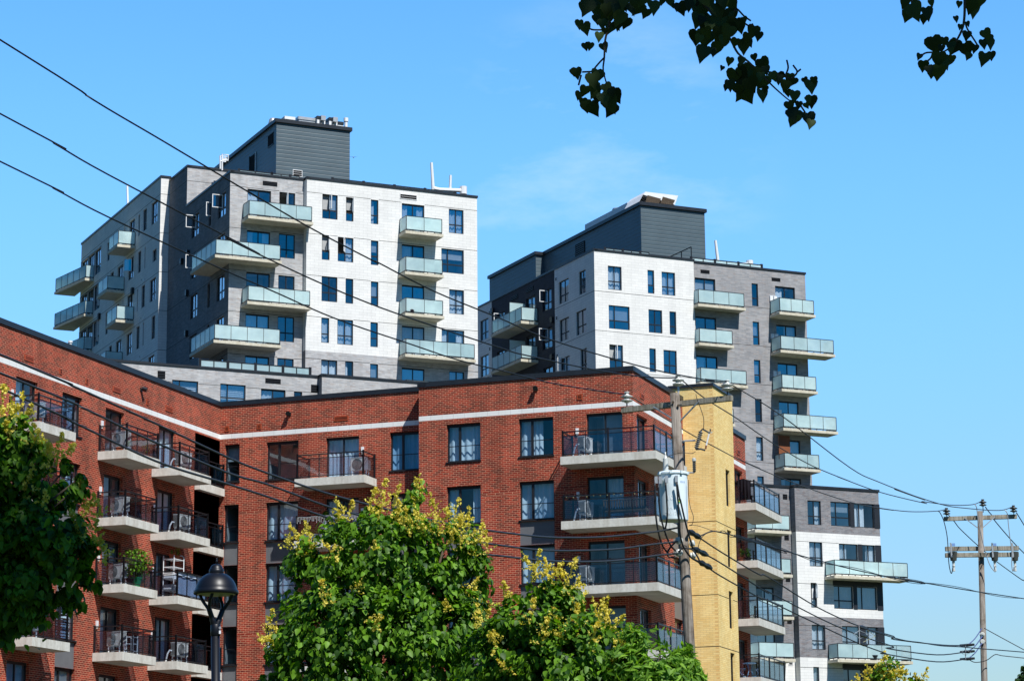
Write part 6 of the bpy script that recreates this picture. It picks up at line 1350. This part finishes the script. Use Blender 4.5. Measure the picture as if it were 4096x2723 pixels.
bush('narrow_leaf_tree', 'bright green shrub with long narrow leaves at the foot of the near utility pole', 'shrub', 24.0,
  [(1478, 1492, 32, 0), (1555, 1518, 42, 0), (1582, 1560, 30, .1), (1505, 1560, 66, 0), (1448, 1466, 13, 0), (1580, 1496, 16, 0), (1435, 1515, 30, 0), (1596, 1536, 13, 0), (1520, 1488, 22, 0), (1560, 1600, 46, 0), (1590, 1595, 24, 0), (1465, 1462, 12, 0)], 5600, .115, 'leafn', (1520, 2200), 0, r0=.05, gap=.5, hang=-.25)
bush('lilac_tree', 'dark shaded lilac tree at the left edge with a few sunlit leaves', 'tree', 19.0,
  [(40, 1060, 60, 0), (115, 1140, 50, .1), (55, 1270, 118, 0), (145, 1270, 70, -.1), (40, 1385, 80, 0), (150, 1080, 22, 0), (172, 1225, 36, 0), (198, 1325, 24, 0), (150, 1372, 38, 0), (12, 1015, 28, 0), (-60, 1170, 120, 0), (-60, 1330, 130, 0), (85, 1028, 16, 0), (172, 1130, 20, 0), (60, 1450, 16, 0), (10, 1462, 20, 0), (95, 1075, 32, 0), (185, 1100, 13, 0), (208, 1265, 14, 0), (30, 1175, 44, .2), (88, 1462, 11, 0), (225, 1345, 10, 0), (110, 1430, 12, 0)],
  18500, .084, 'leaf', (-360, 2400), 10, [(20, 985, 1.2, 0), (45, 995, 1.0, 0), (8, 975, 1.2, 0), (30, 985, 1.0, -.1), (95, 1020, .7, 0), (215, 1255, .9, 0), (245, 1290, .8, 0), (205, 1170, .9, 0), (235, 1180, .7, 0), (190, 1240, 1.0, -.2), (130, 1060, .9, 0)], r0=.045, gap=.7, sub=4, nb=9, fk=1.05)
bush('lilac_tree', 'small round tree top with yellow plumes below the lowest right balcony', 'tree', 70.0,
  [(2050, 1580, 42, 0), (2002, 1590, 30, 0), (2098, 1585, 30, 0), (2050, 1625, 80, 0), (2085, 1562, 16, 0), (2025, 1562, 12, 0), (2116, 1570, 8, 0)], 3400, .21, 'leaf', (2050, 1800), 16, [(2020, 1562, 1.2, 0), (2050, 1560, 1.2, 0), (1985, 1575, 1.2, 0), (2080, 1572, 1.2, 0), (2115, 1572, 1.0, 0), (2060, 1572, 1.2, -.5), (2000, 1578, 1.2, -.3), (2035, 1574, 1.2, -.4)], r0=.1, bl_ln=.42, per=170, bit=.026)
bush('far_tree', 'distant tree tip with small leaves in the bottom right corner', 'tree', 110.0,
  [(2368, 1560, 20, 0), (2354, 1580, 14, 0), (2380, 1600, 44, 0), (2364, 1540, 9, 0), (2347, 1600, 15, 0), (2400, 1560, 40, 0)], 3600, .24, 'leaff', (2375, 1790), 0, r0=.16, squash=(.9, .9, 1.1), gap=.6)

# poplar whose twigs hang into the top of the picture; its unseen crown is placed to shade twigs and left tree
pop = thing('poplar_tree', 'dark heart leaved branches hanging into the top of the picture against the sky', 'tree', (4.6, 9.0, 0))
YP = 11.0; lb = LB(); lb.sh = 'heart'; lb.mat = 'leafp'
LV = [(195,35,90),(165,140,65),(225,95,50),(310,140,65),(245,180,50),(260,235,50),(172,230,42),(203,228,42),(290,90,80),(360,90,80),(390,40,70),(457,45,75),(515,35,70),(330,30,80),(265,20,60),(420,10,60),
 (560,5,40),(640,40,70),(690,25,60),(590,15,50),(130,360,60),(210,395,80),(255,375,45),(180,450,60),(165,505,45),(270,440,60),(315,475,75),(285,515,90),(200,540,80),(240,490,50),
 (760,40,90),(820,50,90),(890,20,70),(740,100,80),(800,110,90),(870,90,90),(730,180,80),(800,185,80),(865,210,80),(930,120,80),(900,160,80),(775,265,85),(835,240,70),(960,100,40),(945,125,50),(1020,155,70),(985,185,60),(960,230,70),(930,210,50),(840,160,70),(780,140,70),
 (897,303,45),(860,340,28),(955,303,45),(1010,285,40),(1045,320,75),(965,340,60),(920,375,80),(890,420,60),(995,385,80),(960,470,95),(985,420,80),(1030,400,50),(1075,405,80),(1050,470,65),(930,440,70),
 (1135,385,65),(1195,385,50),(1220,405,50),(1180,425,60),(1182,460,40),(1262,400,35),(1297,425,70),(1218,475,60),(1303,500,65),(1185,525,55),(1240,520,40),(1200,570,70),(1232,575,75),(1215,605,50),(1280,590,75),(1270,525,35),
 (1795,55,95),(1868,65,70),(1770,10,60),(1830,20,50),(1890,15,40),(2110,20,90),(2150,5,50),(2040,20,35),(2015,95,35),(2042,133,30),(2072,120,30),(2077,175,50),(2157,172,60),(2183,215,60),(2165,290,70),(2117,240,45),(1900,220,95),(1960,205,50),(2025,235,75),(2060,245,80),(1935,290,80),(1858,325,60),(1933,355,80),(1990,305,60),(1950,240,40),(1843,282,35),(2090,280,40),(1995,250,35),
 (230,60,80),(280,50,80),(330,70,80),(350,120,60),(215,10,80),(300,10,80),(380,0,80),(470,0,70),(700,0,80),(770,0,90),(850,0,80),(845,110,90),(770,180,80),(905,70,70),(1000,350,70),(940,400,70),(1040,360,60),(1100,380,50),(255,490,70),(225,430,60),(290,450,60)]
LV += [(x+rnd.uniform(-34, 34), y+rnd.uniform(-30, 30), s*rnd.uniform(.55, .85)) for x, y, s in LV if s >= 60]
mpx = 1.2442*FOC/YP/1.0
for i, (x, y, s) in enumerate(LV):
    dy = rnd.uniform(-.35, .35); p = aty(('D4', x, y-s*.42), YP+dy); sz = s/mpx*(YP+dy)/YP*1.06
    nor = unit(np.array([rnd.uniform(-.45, .45), -1, rnd.uniform(-.5, .25)])); tip = np.array([rnd.uniform(-.55, .55), 0, -1.])
    Yv = unit(tip-nor*np.dot(tip, nor)); Xv = np.cross(Yv, nor)
    lb.P.append([*p, *Xv, *Yv, *nor, sz]); lb.var.append(rnd.random())
crown = [(Vector((1.3, 11.4, 13.6)), 2.2), (Vector((3.2, 8.2, 11.5)), 3.0), (Vector((4.6, 6.0, 12.8)), 2.8), (Vector((2.6, 9.6, 14.)), 2.6), (Vector((.2, 11.9, 12.9)), 1.5), (Vector((5.2, 8.6, 10.2)), 2.4), (Vector((5.2, 9.6, 16.0)), 2.4)]
leaves(None, crown, 12500, .16, 'leafp', lb=lb)
leaves(None, [(Vector((1.0, 11.4, 13.6)), 1.6), (Vector((.4, 11.7, 13.2)), 1.4)], 5200, .16, 'leafp', lb=lb)  # extra unseen leaf clumps added to cast shade on the left tree
tops = [aty(('D4', x, -150), YP) for x in (262, 690, 2072, 1800, 420, 2130)]; hub = Vector((4.4, 9.05, 7.3))
low = [(e_.lerp(hub, t_)+Vector((rnd.uniform(-.15, .15), rnd.uniform(-.25, .25), .38+.5*t_)), .34+.25*t_) for e_ in tops for t_ in (.12, .3, .5, .7)]
leaves(None, low, 3600, .085, 'leafp', lb=lb)
lb.buildleaf('crown', pop)
mb = MB(); tb0 = Vector((4.6, 9.0, -.1)); f1 = Vector((4.5, 9.0, 6.5)); f2 = Vector((3.6, 9.2, 12)); f3 = Vector((2.6, 10.2, 16.2))
mb.tube([tb0, Vector((4.65, 9.0, 3)), f1, f2, f3], [.32, .27, .21, .14, .05], 14, 'bark')
for c, r in crown: mb.tube([f1.lerp(f2, .5), f1.lerp(c, .6)+Vector((0, 0, .5)), c], [.1, .06, .02], 7, 'bark')
def d4(x, y, dy=0): return aty(('D4', x, y), YP+dy)
tw = ([(262, -150), (270, -40), (300, 60), (292, 130), (275, 200), (270, 290), (265, 350), (285, 430)], [(268, 290), (240, 320), (213, 358), (200, 420)], [(275, 150), (215, 150), (190, 140)], [(213, 358), (160, 360)], [(155, 375), (142, 425)],
 [(690, -150), (720, -40), (800, 60), (850, 130), (900, 200), (935, 265), (990, 310), (1050, 370), (1110, 430), (1160, 475), (1190, 500)], [(1050, 355), (1110, 362), (1150, 375), (1200, 395)], [(915, 60), (930, 45), (965, 80), (1000, 105)], [(935, 90), (990, 130), (1010, 120)], [(1170, 380), (1185, 340), (1178, 300)], [(1200, 395), (1230, 360), (1210, 325)], [(1230, 360), (1248, 345)], [(1190, 500), (1240, 520), (1270, 560)],
 [(2072, -150), (2065, -40), (2063, 80), (2050, 150), (2010, 220), (1955, 260), (1900, 268)], [(2068, 120), (2080, 150), (2115, 205), (2130, 230)], [(1800, -150), (1800, -40), (1800, 40)], [(420, -150), (430, -30), (455, 20)], [(2130, -150), (2120, 0)], [(1905, 262), (1870, 265), (1845, 280)], [(1905, 262), (1895, 290), (1870, 310)])
for t_i in tw:
    P = smooth_pts([d4(*k) for k in t_i], 4); n = len(P); mb.tube(P, [.008*(1-.6*i/(n-1)) if len(t_i) > 5 else .0045 for i in range(n)], 5, 'bark')
for x, hi in ((262, f1), (690, f1), (2072, f1), (1800, f1), (420, f1), (2130, f1)):
    e = d4(x, -150); mb.tube(smooth_pts([hi.lerp(f2, .15), hi.lerp(e, .55)+Vector((0, 0, .7)), e], 5), [.045-.0036*i for i in range(11)], 6, 'bark')
mb.build('trunk', pop, smooth=True)

# gull far off
p = aty(a3(1722, 434), 300.); t = thing('bird', 'tiny bird flying in the blue right of the left penthouse', 'bird', p); mb = MB()
mb.lathe([(0, -.28), (.05, -.15), (.07, 0), (.05, .15), (0, .25)], p, 8, 'acg', (.3, 1, .1)); mb.build('body', t, smooth=True)
for s in (-1, 1): mb = MB(); mb.mesh([p+Vector((0, .07, .02)), p+Vector((0, -.07, .02)), p+Vector((s*.28, -.03, .1)), p+Vector((s*.28, .07, .1)), p+Vector((s*.55, -.03, .02))], [(0, 1, 2, 3), (3, 2, 4)], 'acg'); mb.build('wing', t)

# ------------------------------------------------------------------ ground
m, nt, n, l = newmat('park_ground'); g = N(nt, 'ShaderNodeNewGeometry'); a = noise(nt, .08, 8, g.outputs['Position']); b = noise(nt, 6, 6, g.outputs['Position'])
r1 = ramp(nt, a.outputs['Fac'], [(.38, (.03, .055, .015)), (.5, (.045, .065, .022)), (.62, (.10, .09, .075))]); r2 = ramp(nt, b.outputs['Fac'], [(.3, (.7, .7, .7)), (.7, (1.2, 1.2, 1.2))])
out(nt, princ(nt, mixc(nt, r1.outputs['Color'], r2.outputs['Color'], 1, 'MULTIPLY'), .95, .1).outputs[0]); MT['ground'] = m
mb = MB(); S_ = 1500; mb.face([(-S_, -S_, 0), (S_, -S_, 0), (S_, S_, 0), (-S_, S_, 0)], 'ground'); o = mb.build('ground', None); o['kind'] = 'structure'

# ------------------------------------------------------------------ light, sky, camera
SUN_AZ, SUN_EL = 148.6, 52.5
sd = bpy.data.lights.new('sun', 'SUN'); sd.energy = 4.7; sd.angle = math.radians(.5); sd.color = (1, .975, .93)
so = bpy.data.objects.new('sun', sd); COL.objects.link(so)
e, a = math.radians(SUN_EL), math.radians(SUN_AZ); sv = Vector((math.sin(a)*math.cos(e), math.cos(a)*math.cos(e), math.sin(e)))
so.rotation_euler = sv.to_track_quat('Z', 'Y').to_euler(); so.location = sv*60
w = bpy.data.worlds.new('World'); scene.world = w; w.use_nodes = True; nt = w.node_tree; nt.nodes.clear(); l = nt.links
sky = N(nt, 'ShaderNodeTexSky'); sky.sky_type = 'NISHITA'; sky.sun_disc = False; sky.sun_elevation = e; sky.sun_rotation = a
sky.air_density = 1.0; sky.dust_density = .4; sky.ozone_density = 3.0; sky.altitude = 60
tc_ = N(nt, 'ShaderNodeTexCoord'); dirv = tc_.outputs['Generated']
hs = N(nt, 'ShaderNodeHueSaturation'); hs.inputs['Saturation'].default_value = 1.3; hs.inputs['Hue'].default_value = .5; l.new(sky.outputs[0], hs.inputs['Color'])
# the sky is clearest and brightest low in the north, opposite the sun
dt = N(nt, 'ShaderNodeVectorMath', operation='DOT_PRODUCT'); l.new(dirv, dt.inputs[0]); dt.inputs[1].default_value = (.02, .985, .17)
mr = N(nt, 'ShaderNodeMapRange', interpolation_type='SMOOTHSTEP'); l.new(dt.outputs['Value'], mr.inputs['Value'])
mr.inputs['From Min'].default_value = .35; mr.inputs['From Max'].default_value = .93; mr.inputs['To Min'].default_value = 1; mr.inputs['To Max'].default_value = 2.68
bs = N(nt, 'ShaderNodeVectorMath', operation='SCALE'); hs2 = N(nt, 'ShaderNodeHueSaturation'); hs2.inputs['Saturation'].default_value = 1.75; hs2.inputs['Value'].default_value = .88; l.new(sky.outputs[0], hs2.inputs['Color'])
mn_ = N(nt, 'ShaderNodeMapRange', interpolation_type='SMOOTHSTEP'); l.new(dt.outputs['Value'], mn_.inputs['Value']); mn_.inputs['From Min'].default_value = .35; mn_.inputs['From Max'].default_value = .8
l.new(mixc(nt, hs2.outputs['Color'], hs.outputs['Color'], mn_.outputs[0]), bs.inputs[0]); sx = N(nt, 'ShaderNodeSeparateXYZ'); l.new(dirv, sx.inputs[0]); me_ = N(nt, 'ShaderNodeMapRange', interpolation_type='SMOOTHSTEP'); l.new(sx.outputs['Z'], me_.inputs['Value'])
me_.inputs['From Min'].default_value = 0; me_.inputs['From Max'].default_value = .30; me_.inputs['To Min'].default_value = .36; me_.inputs['To Max'].default_value = 1.0
mm_ = N(nt, 'ShaderNodeMath', operation='MULTIPLY'); l.new(mr.outputs[0], mm_.inputs[0]); l.new(me_.outputs[0], mm_.inputs[1]); l.new(mm_.outputs[0], bs.inputs['Scale'])
mp = N(nt, 'ShaderNodeMapping'); l.new(dirv, mp.inputs['Vector']); mp.inputs['Rotation'].default_value = (.35, .55, .2); mp.inputs['Scale'].default_value = (3.2, 3.2, 9)
cn = noise(nt, 1.5, 9, mp.outputs['Vector'], .62); cr_ = ramp(nt, cn.outputs['Fac'], [(.50, (0, 0, 0)), (.80, (1, 1, 1))])
wd = Vector(ray('M', 1370, 420)).normalized(); dw = N(nt, 'ShaderNodeVectorMath', operation='DOT_PRODUCT'); l.new(dirv, dw.inputs[0]); dw.inputs[1].default_value = wd
mw_ = N(nt, 'ShaderNodeMapRange', interpolation_type='SMOOTHSTEP'); l.new(dw.outputs['Value'], mw_.inputs['Value']); mw_.inputs['From Min'].default_value = .9965; mw_.inputs['From Max'].default_value = .9995
ml_ = N(nt, 'ShaderNodeMath', operation='MULTIPLY'); l.new(cr_.outputs['Color'], ml_.inputs[0]); l.new(mw_.outputs[0], ml_.inputs[1])
cl = mixc(nt, bs.outputs['Vector'], (8, 10, 11.5), N_mul(nt, ml_.outputs[0], .75))
bg = N(nt, 'ShaderNodeBackground'); l.new(cl, bg.inputs['Color']); bg.inputs['Strength'].default_value = .078
wo = N(nt, 'ShaderNodeOutputWorld'); l.new(bg.outputs[0], wo.inputs['Surface'])
cd = bpy.data.cameras.new('camera'); cam = bpy.data.objects.new('camera', cd); COL.objects.link(cam); scene.camera = cam
cd.sensor_width = 36; cd.sensor_fit = 'HORIZONTAL'; cd.lens = FOC/4096*36; cd.clip_start = .1; cd.clip_end = 4000
cam.matrix_world = Matrix(((RV[0], UV_[0], -WV[0], 0), (RV[1], UV_[1], -WV[1], 0), (RV[2], UV_[2], -WV[2], CZ), (0, 0, 0, 1)))
vs = scene.view_settings; scene.display_settings.display_device = 'sRGB'; vs.view_transform = 'Standard'; vs.look = 'None'; vs.exposure = .32; vs.gamma = 1; vs.use_curve_mapping = False
scene.cycles.max_bounces = 10; scene.cycles.transparent_max_bounces = 24; scene.cycles.diffuse_bounces = 4; scene.cycles.sample_clamp_indirect = 6
bpy.context.view_layer.update()
